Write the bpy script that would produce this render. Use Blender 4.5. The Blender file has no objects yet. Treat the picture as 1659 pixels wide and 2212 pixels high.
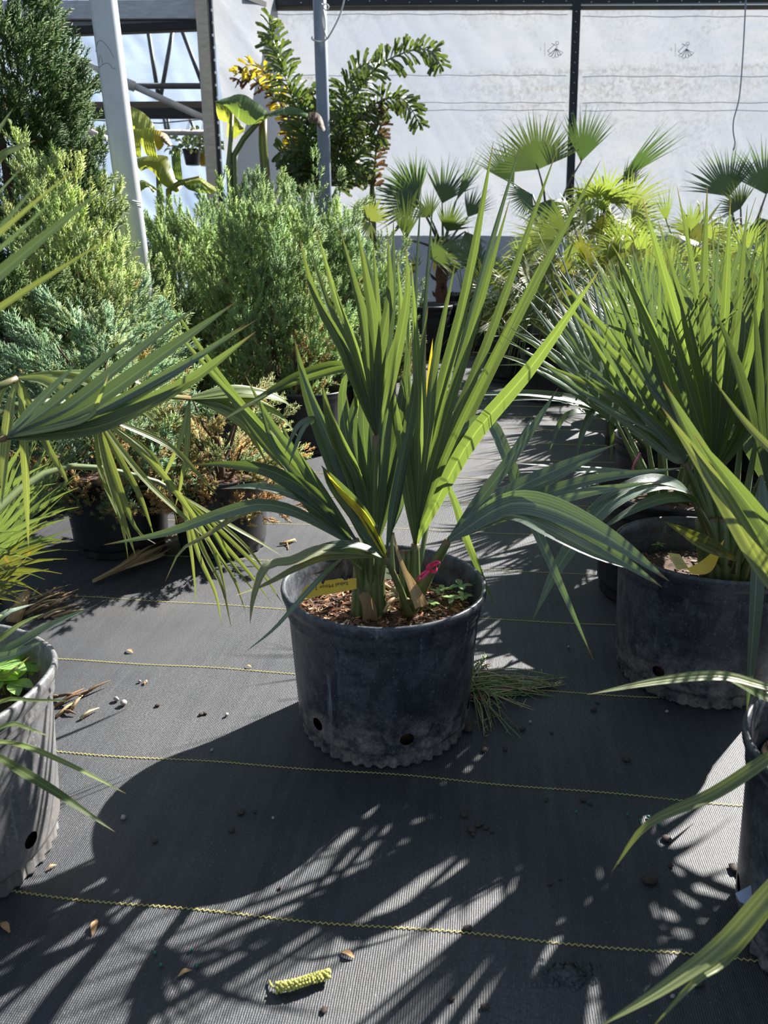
import bpy, math, random
import numpy as np
from mathutils import Vector, Matrix, noise

# ------------------------------------------------------------------ camera, sky, sun, exposure
SC = bpy.context.scene
COL = SC.collection
IW, IH, FPX = 1659.0, 2212.0, 1660.0
PITCH, CAMH = math.radians(18.7), 0.82
cd = bpy.data.cameras.new('camera')
cam = bpy.data.objects.new('camera', cd)
COL.objects.link(cam)
cam.location = (0, 0, CAMH)
cam.rotation_euler = (math.radians(90) - PITCH, 0, 0)
cd.sensor_fit = 'VERTICAL'
cd.sensor_height = 36.0
cd.sensor_width = 27.0
cd.lens = FPX / IH * 36.0
cd.clip_start = 0.02
cd.clip_end = 200
cd.dof.use_dof = True
cd.dof.focus_distance = 1.6
cd.dof.aperture_fstop = 8.0
SC.camera = cam

world = bpy.data.worlds.new('sky')
SC.world = world
world.use_nodes = True
bg = world.node_tree.nodes['Background']
bg.inputs[0].default_value = (0.60, 0.77, 1.0, 1)
bg.inputs[1].default_value = 0.47

sd = bpy.data.lights.new('sun', 'SUN')
sd.energy = 15.0
sd.angle = math.radians(0.53)
sd.color = (1.0, 0.965, 0.91)
sun = bpy.data.objects.new('sun', sd)
COL.objects.link(sun)
SUN_EL = math.radians(37.0)
SUNV = Vector((0.715 * math.cos(SUN_EL), 0.70 * math.cos(SUN_EL), math.sin(SUN_EL)))   # towards the sun
sun.rotation_euler = SUNV.to_track_quat('Z', 'Y').to_euler()

SC.view_settings.view_transform = 'Standard'
SC.view_settings.look = 'None'
SC.view_settings.gamma = 1.0
SC.view_settings.use_curve_mapping = False
SC.view_settings.exposure = 0.28

# ------------------------------------------------------------------ helpers
R = random.Random(7)
CP, SP = math.cos(PITCH), math.sin(PITCH)


def ray(px, py):
    u = (px - IW / 2) / FPX
    v = (py - IH / 2) / FPX
    return Vector((u, CP - v * SP, -SP - v * CP))


def P(px, py, d):
    """the point seen at a pixel of the photograph, d metres in front of the camera on the floor plan"""
    r = ray(px, py)
    t = d / r.y
    return Vector((r.x * t, d, CAMH + r.z * t))


def G(px, py, z=0.0):
    r = ray(px, py)
    t = (z - CAMH) / r.z
    return Vector((r.x * t, r.y * t, z))


def onplane(px, py, p0, n):
    r = ray(px, py)
    o = Vector((0, 0, CAMH))
    t = (p0 - o).dot(n) / r.dot(n)
    return o + r * t


def cr(pts, n):
    """catmull-rom through pts, n+1 samples spaced by length"""
    p = [Vector(q) for q in pts]
    if len(p) == 2:
        return [p[0].lerp(p[1], i / n) for i in range(n + 1)]
    q = [p[0] * 2 - p[1]] + p + [p[-1] * 2 - p[-2]]
    out = []
    m = 12
    for i in range(1, len(q) - 2):
        a, b, c, d = q[i - 1], q[i], q[i + 1], q[i + 2]
        for k in range(m):
            t = k / m
            out.append(0.5 * ((2 * b) + (c - a) * t + (2 * a - 5 * b + 4 * c - d) * t * t + (3 * b - a - 3 * c + d) * t ** 3))
    out.append(p[-1])
    L = [0.0]
    for i in range(1, len(out)):
        L.append(L[-1] + (out[i] - out[i - 1]).length)
    res, j = [], 0
    for i in range(n + 1):
        s = L[-1] * i / n
        while j < len(L) - 2 and L[j + 1] < s:
            j += 1
        f = (s - L[j]) / max(1e-9, L[j + 1] - L[j])
        res.append(out[j].lerp(out[j + 1], min(1, max(0, f))))
    return res


ORG = {}


class MB:
    def __init__(self):
        self.v, self.f, self.uv, self.c, self.mi = [], [], [], [], []

    def add(self, p, uv=(0, 0), c=(1, 1, 1)):
        self.v.append((p[0], p[1], p[2]))
        self.uv.append(uv)
        self.c.append(c)
        return len(self.v) - 1

    def face(self, *idx):
        self.f.append(tuple(idx))
        return self

    def tube(self, pts, rad, n=8, c=(1, 1, 1), cap=True):
        pts = [Vector(p) for p in pts]
        m = len(pts)
        if not hasattr(rad, '__len__'):
            rad = [rad] * m
        t0 = (pts[1] - pts[0]).normalized()
        a = Vector((0, 0, 1)) if abs(t0.z) < 0.9 else Vector((1, 0, 0))
        nx = t0.cross(a).normalized()
        rings = []
        for i in range(m):
            t = (pts[min(i + 1, m - 1)] - pts[max(i - 1, 0)])
            t = t.normalized() if t.length > 1e-9 else t0
            nx = (nx - t * nx.dot(t)).normalized()
            ny = t.cross(nx)
            rings.append([self.add(pts[i] + (nx * math.cos(2 * math.pi * k / n) + ny * math.sin(2 * math.pi * k / n)) * rad[i],
                                   (k / n, i / max(1, m - 1)), c) for k in range(n)])
        for i in range(m - 1):
            for k in range(n):
                self.face(rings[i][k], rings[i][(k + 1) % n], rings[i + 1][(k + 1) % n], rings[i + 1][k])
        if cap:
            self.face(*rings[0][::-1])
            self.face(*rings[-1])
        return self

    def box(self, c, size, M=None, col=(1, 1, 1)):
        c = Vector(c)
        i0 = len(self.v)
        for x in (-.5, .5):
            for y in (-.5, .5):
                for z in (-.5, .5):
                    p = Vector((x * size[0], y * size[1], z * size[2]))
                    if M is not None:
                        p = M @ p
                    self.add(c + p, (x + .5, z + .5), col)
        for q in ((0, 1, 3, 2), (4, 6, 7, 5), (0, 4, 5, 1), (2, 3, 7, 6), (0, 2, 6, 4), (1, 5, 7, 3)):
            self.face(*[i0 + k for k in q])
        return self

    def ribbon(self, pts, W, nrm, fold=0.3, n=14, cols=5, prof=None, twist=0.0, tw1=0.0, thick=0.0):
        """a leaf segment: pts path, W greatest width, nrm the way its face looks, V-folded on its midrib"""
        c = cr(pts, n)
        nrm = Vector(nrm).normalized()
        last = None
        prev = None
        for i, p in enumerate(c):
            t = i / n
            T = (c[min(i + 1, n)] - c[max(i - 1, 0)]).normalized()
            S = T.cross(nrm)
            if S.length < 0.15 and prev is not None:
                S = prev - T * prev.dot(T)
            S.normalize()
            if prev is not None and S.dot(prev) < 0:
                S = -S
            prev = S.copy()
            ang = twist + tw1 * t
            N = S.cross(T)
            S2 = S * math.cos(ang) + N * math.sin(ang)
            N2 = N * math.cos(ang) - S * math.sin(ang)
            w = W * 0.5 * (prof(t) if prof else leafprof(t))
            row = []
            for k in range(cols):
                s = -1 + 2 * k / (cols - 1)
                row.append(self.add(p + S2 * (s * w) + N2 * (fold * w * (abs(s) - 0.4)), (k / (cols - 1), t)))
            if last:
                for k in range(cols - 1):
                    self.face(last[k], last[k + 1], row[k + 1], row[k])
            last = row
        return self

    def build(self, name, mat, parent=None, smooth=True, org=None):
        me = bpy.data.meshes.new(name)
        o = org if org is not None else (ORG[parent.name] if parent is not None else Vector((0, 0, 0)))
        v = np.array(self.v, dtype=np.float64) - np.array(o)
        me.from_pydata(v.tolist(), [], self.f)
        n = len(me.loops)
        li = np.empty(n, dtype=np.int32)
        me.loops.foreach_get('vertex_index', li)
        uvl = me.uv_layers.new(name='UVMap')
        uvl.data.foreach_set('uv', np.array(self.uv, dtype=np.float32)[li].ravel())
        ca = me.color_attributes.new('Col', 'FLOAT_COLOR', 'POINT')
        cc = np.ones((len(self.v), 4), dtype=np.float32)
        cc[:, :3] = np.array(self.c, dtype=np.float32)
        ca.data.foreach_set('color', cc.ravel())
        if smooth:
            me.polygons.foreach_set('use_smooth', np.ones(len(me.polygons), dtype=bool))
        if mat:
            me.materials.append(mat)
        me.update()
        ob = bpy.data.objects.new(name, me)
        COL.objects.link(ob)
        if parent is not None:
            ob.parent = parent
        else:
            ob.location = o
        ORG[ob.name] = Vector(o)
        return ob


def leafprof(t):
    if t < 0.4:
        return 0.26 + 0.74 * math.sin(t / 0.4 * math.pi / 2)
    x = (t - 0.4) / 0.6
    return max(0.02, 1 - x ** 1.8)


def strapprof(t):
    return max(0.02, min(1, 0.35 + 3 * t) * (1 - max(0, (t - .55) / .45) ** 2))


def tag(o, label, cat, group=None, kind=None):
    if label:
        o['label'] = label
    if cat:
        o['category'] = cat
    if group:
        o['group'] = group
    if kind:
        o['kind'] = kind
    return o


def thing(name, label, cat, loc, group=None):
    o = bpy.data.objects.new(name, None)
    o.empty_display_size = 0.1
    COL.objects.link(o)
    o.location = loc
    ORG[o.name] = Vector(loc)
    return tag(o, label, cat, group)


def struct(name, mb, mat, smooth=False):
    o = mb.build(name, mat, None, smooth)
    o['kind'] = 'structure'
    return o


def copy_tree(o, parent=None):
    c = o.copy()
    COL.objects.link(c)
    if parent is not None:
        c.parent = parent
    for ch in list(o.children):
        copy_tree(ch, c)
    return c


# ------------------------------------------------------------------ materials
def mat(name):
    m = bpy.data.materials.new(name)
    m.use_nodes = True
    nt = m.node_tree
    b = nt.nodes['Principled BSDF']
    return m, nt, b


def N(nt, t, **kw):
    n = nt.nodes.new(t)
    for k, v in kw.items():
        setattr(n, k, v)
    return n


def math_(nt, op, a, b=None, clamp=False):
    n = nt.nodes.new('ShaderNodeMath')
    n.operation = op
    n.use_clamp = clamp
    for i, x in enumerate((a, b)):
        if x is None:
            continue
        if isinstance(x, (int, float)):
            n.inputs[i].default_value = x
        else:
            nt.links.new(x, n.inputs[i])
    return n.outputs[0]


def mixc(nt, f, a, b):
    n = nt.nodes.new('ShaderNodeMix')
    n.data_type = 'RGBA'
    for i, x in ((0, f), (6, a), (7, b)):
        if isinstance(x, (int, float)):
            n.inputs[i].default_value = x
        elif isinstance(x, tuple):
            n.inputs[i].default_value = (*x, 1)
        else:
            nt.links.new(x, n.inputs[i])
    return n.outputs[2]


def ramp(nt, x, a, b):
    n = nt.nodes.new('ShaderNodeMapRange')
    n.inputs[1].default_value = a
    n.inputs[2].default_value = b
    nt.links.new(x, n.inputs[0])
    return n.outputs[0]


def noise_(nt, scale, vec=None, detail=4, rough=0.55):
    n = nt.nodes.new('ShaderNodeTexNoise')
    n.inputs['Scale'].default_value = scale
    n.inputs['Detail'].default_value = detail
    n.inputs['Roughness'].default_value = rough
    if vec is not None:
        nt.links.new(vec, n.inputs['Vector'])
    return n.outputs['Fac']


def objco(nt):
    return nt.nodes.new('ShaderNodeTexCoord').outputs['Object']


def mapping(nt, vec, scale=(1, 1, 1), rot=(0, 0, 0)):
    n = nt.nodes.new('ShaderNodeMapping')
    n.inputs['Scale'].default_value = scale
    n.inputs['Rotation'].default_value = rot
    nt.links.new(vec, n.inputs['Vector'])
    return n.outputs[0]


def bump(nt, h, b, strength=0.3, dist=0.001):
    n = nt.nodes.new('ShaderNodeBump')
    n.inputs['Strength'].default_value = strength
    n.inputs['Distance'].default_value = dist
    nt.links.new(h, n.inputs['Height'])
    nt.links.new(n.outputs[0], b.inputs['Normal'])


def simple(name, col, rough=0.5, metal=0.0, col2=None, nscale=40, bumps=0.0, spec=0.5):
    m, nt, b = mat(name)
    b.inputs['Roughness'].default_value = rough
    b.inputs['Metallic'].default_value = metal
    b.inputs['Specular IOR Level'].default_value = spec
    col2 = col2 or tuple(c * 0.75 for c in col)
    f = noise_(nt, nscale, objco(nt))
    nt.links.new(mixc(nt, ramp(nt, f, .35, .65), col, col2), b.inputs['Base Color'])
    if bumps:
        bump(nt, f, b, bumps, 0.003)
    return m


def leafmat(name, base, trans, rib, tip=(0.16, 0.10, 0.04), rough=0.38, tmix=0.45, nv=9, spot=None, ribw=0.055, vein=0.5):
    m, nt, b = mat(name)
    uv = nt.nodes.new('ShaderNodeUVMap')
    sep = nt.nodes.new('ShaderNodeSeparateXYZ')
    nt.links.new(uv.outputs[0], sep.inputs[0])
    u, v = sep.outputs[0], sep.outputs[1]
    oi = nt.nodes.new('ShaderNodeObjectInfo')
    d = math_(nt, 'ABSOLUTE', math_(nt, 'SUBTRACT', u, 0.5))
    ribf = ramp(nt, d, ribw, ribw * 0.35)
    s = math_(nt, 'SINE', math_(nt, 'MULTIPLY', u, nv * 2 * math.pi))
    veinf = math_(nt, 'MULTIPLY', ramp(nt, s, 0.2, 1.0), vein)
    edge = math_(nt, 'MULTIPLY', ramp(nt, d, 0.455, 0.49), 0.7)
    f = math_(nt, 'MAXIMUM', math_(nt, 'MAXIMUM', ribf, veinf), edge)
    ns = noise_(nt, 14, objco(nt), 3)
    tipf = ramp(nt, math_(nt, 'ADD', v, math_(nt, 'MULTIPLY', ns, 0.06)), 0.955, 1.03)
    var = math_(nt, 'MULTIPLY_ADD', oi.outputs['Random'], 0.45)
    var.node.inputs[2].default_value = 0.78
    def chain(c, r):
        x = mixc(nt, f, c, r)
        if spot:
            x = mixc(nt, ramp(nt, noise_(nt, 45, objco(nt), 3), .58, .68), x, spot)
        x = mixc(nt, ramp(nt, ns, .35, .75), x, tuple(min(1, q * 1.25) for q in c)) if False else x
        x = mixc(nt, tipf, x, tip)
        g = nt.nodes.new('ShaderNodeVectorMath')
        g.operation = 'SCALE'
        nt.links.new(x, g.inputs[0])
        nt.links.new(var, g.inputs['Scale'])
        return g.outputs[0]
    nt.links.new(chain(base, rib), b.inputs['Base Color'])
    b.inputs['Roughness'].default_value = rough
    b.inputs['Specular IOR Level'].default_value = 0.55
    bump(nt, s, b, 0.25, 0.0006)
    tr = nt.nodes.new('ShaderNodeBsdfTranslucent')
    nt.links.new(chain(trans, tuple(min(1, c * 1.6) for c in trans)), tr.inputs['Color'])
    mx = nt.nodes.new('ShaderNodeMixShader')
    mx.inputs[0].default_value = tmix
    nt.links.new(b.outputs[0], mx.inputs[1])
    nt.links.new(tr.outputs[0], mx.inputs[2])
    nt.links.new(mx.outputs[0], nt.nodes['Material Output'].inputs['Surface'])
    return m


def attrmat(name, rough=0.6, tmix=0.0, tscale=1.6, spec=0.3):
    m, nt, b = mat(name)
    a = nt.nodes.new('ShaderNodeAttribute')
    a.attribute_name = 'Col'
    nt.links.new(a.outputs['Color'], b.inputs['Base Color'])
    b.inputs['Roughness'].default_value = rough
    b.inputs['Specular IOR Level'].default_value = spec
    if tmix:
        tr = nt.nodes.new('ShaderNodeBsdfTranslucent')
        g = nt.nodes.new('ShaderNodeVectorMath')
        g.operation = 'MULTIPLY'
        g.inputs[1].default_value = (tscale * .92, tscale, tscale * 0.7)
        nt.links.new(a.outputs['Color'], g.inputs[0])
        nt.links.new(g.outputs[0], tr.inputs['Color'])
        mx = nt.nodes.new('ShaderNodeMixShader')
        mx.inputs[0].default_value = tmix
        nt.links.new(b.outputs[0], mx.inputs[1])
        nt.links.new(tr.outputs[0], mx.inputs[2])
        nt.links.new(mx.outputs[0], nt.nodes['Material Output'].inputs['Surface'])
    return m


AXA = -math.atan(0.12)          # the nursery's grid is turned this much against the view


def fabric_mat():
    m, nt, b = mat('woven_ground_cover')
    co = mapping(nt, objco(nt), rot=(0, 0, -AXA))
    sep = nt.nodes.new('ShaderNodeSeparateXYZ')
    nt.links.new(co, sep.inputs[0])
    x, y = sep.outputs[0], sep.outputs[1]
    wob = noise_(nt, 30, co, 2)
    brk = noise_(nt, 1, mapping(nt, co, scale=(300, 110, 1)), 2, .6)
    xs = math_(nt, 'SINE', math_(nt, 'ADD', math_(nt, 'MULTIPLY', x, 2 * math.pi / 0.0030), math_(nt, 'MULTIPLY', wob, 3.0)))
    ys = math_(nt, 'SINE', math_(nt, 'ADD', math_(nt, 'MULTIPLY', y, 2 * math.pi / 0.0030), math_(nt, 'MULTIPLY', wob, 3.0)))
    weave = math_(nt, 'MULTIPLY', math_(nt, 'ADD', math_(nt, 'MULTIPLY', math_(nt, 'MULTIPLY', xs, ys), .55), math_(nt, 'MULTIPLY', xs, 1.0)), 0.62)
    wf = math_(nt, 'MULTIPLY', ramp(nt, weave, -0.9, 0.9), ramp(nt, brk, .25, .7))
    big = noise_(nt, 2.2, co, 5, 0.6)
    fine = noise_(nt, 240, co, 3, 0.7)
    streak = noise_(nt, 1.0, mapping(nt, co, scale=(60, 3, 1)), 3)
    base = mixc(nt, wf, (0.007, 0.0088, 0.0135), (0.021, 0.0245, 0.033))
    base = mixc(nt, math_(nt, 'MULTIPLY', ramp(nt, streak, .4, .75), .35), base, (0.055, 0.058, 0.064))
    dust = math_(nt, 'MULTIPLY', ramp(nt, big, .42, .72), math_(nt, 'MULTIPLY', ramp(nt, fine, .35, .7), .75))
    base = mixc(nt, dust, base, (0.13, 0.125, 0.12))
    speck = ramp(nt, noise_(nt, 330, co, 2, .5), .66, .72)
    base = mixc(nt, math_(nt, 'MULTIPLY', speck, .7), base, (0.20, 0.20, 0.20))  # white glints of the weave painted in as pale specks
    soil = math_(nt, 'MULTIPLY', ramp(nt, noise_(nt, 1.3, mapping(nt, co, scale=(1, 1, 1), rot=(0, 0, 1)), 6, .65), .60, .74), ramp(nt, fine, .4, .6))
    base = mixc(nt, math_(nt, 'MULTIPLY', soil, .5), base, (0.055, 0.042, 0.032))
    nt.links.new(base, b.inputs['Base Color'])
    b.inputs['Roughness'].default_value = 0.60
    b.inputs['Specular IOR Level'].default_value = 0.66
    bump(nt, math_(nt, 'ADD', weave, math_(nt, 'ADD', math_(nt, 'MULTIPLY', fine, 1.3), math_(nt, 'MULTIPLY', brk, 1.6))), b, 0.5, 0.0008)
    return m


def pot_mat(name, dark, dusty, mud, scuff=0.4):
    m, nt, b = mat(name)
    co = objco(nt)
    sep = nt.nodes.new('ShaderNodeSeparateXYZ')
    nt.links.new(co, sep.inputs[0])
    z = sep.outputs[2]
    oi = nt.nodes.new('ShaderNodeObjectInfo')
    off = nt.nodes.new('ShaderNodeVectorMath')
    nt.links.new(co, off.inputs[0])
    sc = nt.nodes.new('ShaderNodeVectorMath')
    sc.operation = 'SCALE'
    sc.inputs[0].default_value = (7, 5, 0)
    nt.links.new(oi.outputs['Random'], sc.inputs['Scale'])
    nt.links.new(sc.outputs[0], off.inputs[1])
    v = off.outputs[0]
    n1 = noise_(nt, 9, v, 6, .65)
    n2 = noise_(nt, 120, v, 6, .75)
    n5 = noise_(nt, 28, v, 5, .7)
    st = noise_(nt, 1, mapping(nt, v, scale=(55, 55, 5)), 4, .6)
    diag = noise_(nt, 1, mapping(nt, v, scale=(26, 26, 9), rot=(0.5, 0.6, 0.3)), 4, .6)
    base = mixc(nt, math_(nt, 'MULTIPLY', ramp(nt, n1, .26, .62), math_(nt, 'ADD', math_(nt, 'MULTIPLY', ramp(nt, n5, .40, .62), .55), math_(nt, 'MULTIPLY', ramp(nt, n2, .38, .66), .55))), dark, dusty)
    base = mixc(nt, math_(nt, 'MULTIPLY', ramp(nt, diag, .56, .62), .8), base, dark)
    base = mixc(nt, math_(nt, 'MULTIPLY', ramp(nt, noise_(nt, 260, v, 2, .6), .62, .72), .5), base, tuple(min(1, c * 2.0) for c in dusty))
    scr = noise_(nt, 1, mapping(nt, v, scale=(12, 12, 130), rot=(0.25, 0.15, 0)), 2, .5)
    base = mixc(nt, math_(nt, 'MULTIPLY', ramp(nt, scr, .70, .74), .55), base, dark)
    base = mixc(nt, math_(nt, 'MULTIPLY', ramp(nt, st, .62, .72), scuff), base, tuple(min(1, c * 2.2) for c in dusty))
    zz = math_(nt, 'ADD', z, math_(nt, 'MULTIPLY', n1, -0.09))
    low = math_(nt, 'MULTIPLY', ramp(nt, zz, 0.085, -0.02), math_(nt, 'MULTIPLY', ramp(nt, n5, .38, .64), math_(nt, 'ADD', .3, ramp(nt, n2, .35, .65))))
    base = mixc(nt, low, base, mud)
    nt.links.new(base, b.inputs['Base Color'])
    b.inputs['Roughness'].default_value = 0.42
    nt.links.new(ramp(nt, n1, .2, .8), b.inputs['Roughness'])
    rr = b.inputs['Roughness'].links[0].from_node
    rr.inputs[3].default_value = 0.30
    rr.inputs[4].default_value = 0.52
    bump(nt, math_(nt, 'ADD', n2, n1), b, 0.12, 0.002)
    return m


def plastic_mat(name, col, dirt=0.5, tmix=0.75, dirtz=None, low=None):
    m, nt, b = mat(name)
    co = objco(nt)
    sep = nt.nodes.new('ShaderNodeSeparateXYZ')
    nt.links.new(co, sep.inputs[0])
    n1 = noise_(nt, 1.6, co, 6, .6)
    n2 = noise_(nt, 22, co, 5, .75)
    n3 = noise_(nt, 1, mapping(nt, co, scale=(2, 2, 9)), 5, .6)
    f = math_(nt, 'MULTIPLY', math_(nt, 'MULTIPLY', ramp(nt, n1, .40, .68), ramp(nt, n2, .48, .68)), dirt)
    c = mixc(nt, f, col, tuple(x * .62 for x in col))
    if dirtz:
        for z0, hw, amt in dirtz:
            g = math_(nt, 'ABSOLUTE', math_(nt, 'SUBTRACT', sep.outputs[2], z0))
            g = math_(nt, 'MULTIPLY', ramp(nt, g, hw, 0.0), math_(nt, 'MULTIPLY', ramp(nt, n2, .42, .66), amt))
            c = mixc(nt, g, c, tuple(x * y for x, y in zip(col, (.60, .56, .50))))
    c = mixc(nt, math_(nt, 'MULTIPLY', ramp(nt, n3, .40, .70), .35), c, tuple(x * y for x, y in zip(col, (.70, .80, .92))))
    n4 = noise_(nt, .9, mapping(nt, co, scale=(1, 1, .7), rot=(0, .5, 0)), 3, .5)
    c = mixc(nt, math_(nt, 'MULTIPLY', ramp(nt, n4, .45, .70), .6), c, tuple(x * y for x, y in zip(col, (.80, .86, .96))))  # both bluish mixes paint soft shadows into the sheet colour
    nt.links.new(c, b.inputs['Base Color'])
    b.inputs['Roughness'].default_value = 0.35
    tr = nt.nodes.new('ShaderNodeBsdfTranslucent')
    nt.links.new(c, tr.inputs['Color'])
    mx = nt.nodes.new('ShaderNodeMixShader')
    mx.inputs[0].default_value = tmix
    nt.links.new(b.outputs[0], mx.inputs[1])
    nt.links.new(tr.outputs[0], mx.inputs[2])
    nt.links.new(mx.outputs[0], nt.nodes['Material Output'].inputs['Surface'])
    bump(nt, n3, b, .3, .02)
    return m


def wood_mat(name, a, c2):
    m, nt, b = mat(name)
    co = objco(nt)
    n = noise_(nt, 1, mapping(nt, co, scale=(9, 60, 60)), 5, .6)
    n2 = noise_(nt, 6, co, 3)
    x = mixc(nt, ramp(nt, n, .3, .7), a, c2)
    x = mixc(nt, math_(nt, 'MULTIPLY', ramp(nt, n2, .5, .8), .4), x, tuple(q * .5 for q in a))
    nt.links.new(x, b.inputs['Base Color'])
    b.inputs['Roughness'].default_value = 0.75
    bump(nt, n, b, .3, .003)
    return m


M_FABRIC = fabric_mat()
M_THREAD = simple('yellow_thread', (0.55, 0.47, 0.12), 0.6, col2=(0.40, 0.34, 0.10), nscale=60)
M_POT = pot_mat('black_nursery_plastic', (0.017, 0.020, 0.028), (0.11, 0.118, 0.130), (0.27, 0.24, 0.205), .6)
M_POTG = pot_mat('weathered_grey_plastic', (0.10, 0.10, 0.105), (0.24, 0.235, 0.23), (0.14, 0.12, 0.10), .3)
M_POTB = pot_mat('dark_nursery_plastic', (0.006, 0.007, 0.009), (0.018, 0.019, 0.022), (0.03, 0.026, 0.022), .15)
M_HOLE = simple('hole_dark', (0.004, 0.004, 0.004), .9)
M_SOIL = simple('potting_soil', (0.035, 0.022, 0.014), 0.95, col2=(0.10, 0.055, 0.03), nscale=70, bumps=.6)
M_MULCH = attrmat('bark_mulch', .85)
M_SABAL = leafmat('sabal_leaf', (0.070, 0.100, 0.058), (0.135, 0.185, 0.030), (0.26, 0.31, 0.11))
M_SABAL2 = leafmat('sabal_leaf_glaucous', (0.085, 0.122, 0.100), (0.14, 0.21, 0.04), (0.24, 0.29, 0.20), tmix=.24, vein=.5)
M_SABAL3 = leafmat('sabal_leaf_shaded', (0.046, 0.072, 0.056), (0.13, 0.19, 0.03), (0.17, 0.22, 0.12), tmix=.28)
M_BRIGHT = leafmat('sabal_leaf_bright', (0.090, 0.13, 0.05), (0.155, 0.215, 0.032), (0.26, 0.31, 0.09), tmix=.5, vein=.25)  # lighter, yellower green with more translucency than the plain sabal leaf
M_LIME = leafmat('fan_leaf_lime', (0.13, 0.175, 0.055), (0.225, 0.29, 0.04), (0.32, 0.36, 0.15), tmix=.42, nv=3)
M_PALMG = leafmat('fan_leaf_green', (0.065, 0.092, 0.04), (0.10, 0.145, 0.022), (0.14, 0.2, 0.05), tmix=.35, nv=3)
M_PALMD = leafmat('fan_leaf_dark', (0.042, 0.078, 0.036), (0.12, 0.21, 0.03), (0.10, 0.14, 0.06), tmix=.28, nv=3)
M_CHAM = leafmat('fan_leaf_olive', (0.09, 0.115, 0.03), (0.16, 0.175, 0.02), (0.25, 0.26, 0.06), tmix=.35, nv=2, spot=(0.35, 0.25, 0.03))
M_DROOP = leafmat('fan_leaf_pale', (0.17, 0.20, 0.085), (0.22, 0.26, 0.04), (0.36, 0.40, 0.16), tmix=.4, nv=3)
M_DRY = leafmat('dry_leaf', (0.36, 0.25, 0.13), (0.4, 0.26, 0.1), (0.45, 0.34, 0.2), rough=.7, tmix=.25)
M_DRYG = leafmat('drying_leaf', (0.14, 0.16, 0.085), (0.3, 0.3, 0.08), (0.30, 0.27, 0.15), rough=.6, tmix=.25, tip=(.35, .22, .1))
M_YEL = leafmat('yellowing_leaf', (0.50, 0.38, 0.03), (0.8, 0.6, 0.03), (0.5, 0.42, 0.1), tmix=.4)
M_BROWN = leafmat('brown_leaf', (0.085, 0.055, 0.032), (0.15, 0.08, 0.03), (0.12, 0.08, 0.05), tmix=.2, rough=.7)
M_BANANA = leafmat('banana_leaf', (0.075, 0.15, 0.06), (0.22, 0.31, 0.04), (0.3, 0.42, 0.15), tmix=.45, nv=16, ribw=.025, vein=.2)
M_BANANAY = leafmat('banana_leaf_yellow', (0.27, 0.31, 0.06), (0.38, 0.42, 0.05), (0.45, 0.45, 0.1), tmix=.5, nv=16, ribw=.025, vein=.2)
M_STEM = leafmat('petiole_green', (0.10, 0.135, 0.045), (0.18, 0.24, 0.04), (0.17, 0.2, 0.08), tmix=.12, nv=4, vein=.3)
M_STEMD = leafmat('petiole_dark', (0.06, 0.055, 0.03), (0.1, 0.1, 0.03), (0.1, 0.09, 0.04), tmix=.1)
M_SEED = leafmat('seedling_leaf', (0.22, 0.38, 0.10), (0.45, 0.65, 0.08), (0.35, 0.5, 0.2), tmix=.4)
M_JUN = attrmat('juniper_foliage', .5, .5, 1.25)
M_BARK = simple('brown_bark', (0.09, 0.055, 0.035), .9, col2=(0.05, 0.03, 0.02), nscale=30, bumps=.6)
M_FIBRE = simple('palm_fibre', (0.15, 0.07, 0.04), .95, col2=(0.06, 0.03, 0.02), nscale=60, bumps=.8)
M_GALV = simple('galvanised_steel', (0.60, 0.63, 0.66), .42, .15, col2=(0.54, 0.56, 0.58), nscale=12)
M_GALVB = simple('galvanised_steel_blue', (0.20, 0.235, 0.29), .45, .2, col2=(0.17, 0.20, 0.25), nscale=12)
M_PIPE = simple('steel_pipe', (0.62, 0.59, 0.56), .5, .3, nscale=10)
M_PIPED = simple('dark_steel_pipe', (0.10, 0.105, 0.11), .5, .3, nscale=10)
M_WOODG = wood_mat('weathered_grey_wood', (0.58, 0.58, 0.61), (0.42, 0.42, 0.45))
M_WOODT = wood_mat('tan_wood', (0.70, 0.59, 0.48), (0.52, 0.42, 0.33))
M_WOODD = wood_mat('dark_wood', (0.035, 0.032, 0.032), (0.02, 0.02, 0.02))
M_WOODB = wood_mat('brown_wood', (0.15, 0.115, 0.08), (0.10, 0.075, 0.055))
M_STRIP = simple('black_batten', (0.012, 0.013, 0.018), .45)
M_STAPLE = simple('staple_metal', (0.6, 0.6, 0.6), .35, .6)
M_WALL = plastic_mat('greenhouse_plastic', (0.255, 0.265, 0.28), 1.0, .72, dirtz=[(2.50, .22, .8), (2.66, .05, 1.0), (3.26, .12, .8), (2.15, .16, .45), (2.33, .04, .7)])
M_SIDE = plastic_mat('side_plastic', (0.38, 0.385, 0.395), .3, .35)
M_FAR = plastic_mat('far_plastic', (0.27, 0.33, 0.42), .35, .65)
M_SKIRT = plastic_mat('skirt_plastic', (0.25, 0.29, 0.36), .3, .5)
M_SEAM = simple('seam_tape', (0.42, 0.43, 0.44), .6, col2=(0.30, 0.30, 0.30), nscale=4)
M_YTAG = simple('yellow_tag', (0.80, 0.55, 0.05), .45, col2=(0.72, 0.48, 0.05), nscale=20)
M_YTAGP = simple('pale_yellow_tag', (0.62, 0.50, 0.16), .5, col2=(0.55, 0.44, 0.15), nscale=20)
M_WTAG = simple('white_tag', (0.75, 0.75, 0.72), .45, col2=(0.68, 0.68, 0.66))
M_BTAG = simple('pale_blue_tag', (0.50, 0.58, 0.78), .45)
M_INK = simple('black_ink', (0.01, 0.01, 0.012), .6)
M_INKG = simple('grey_print', (0.33, 0.34, 0.36), .6)
M_PINK = simple('pink_ribbon', (0.85, 0.05, 0.17), .5, col2=(0.75, 0.04, 0.14))
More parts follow.
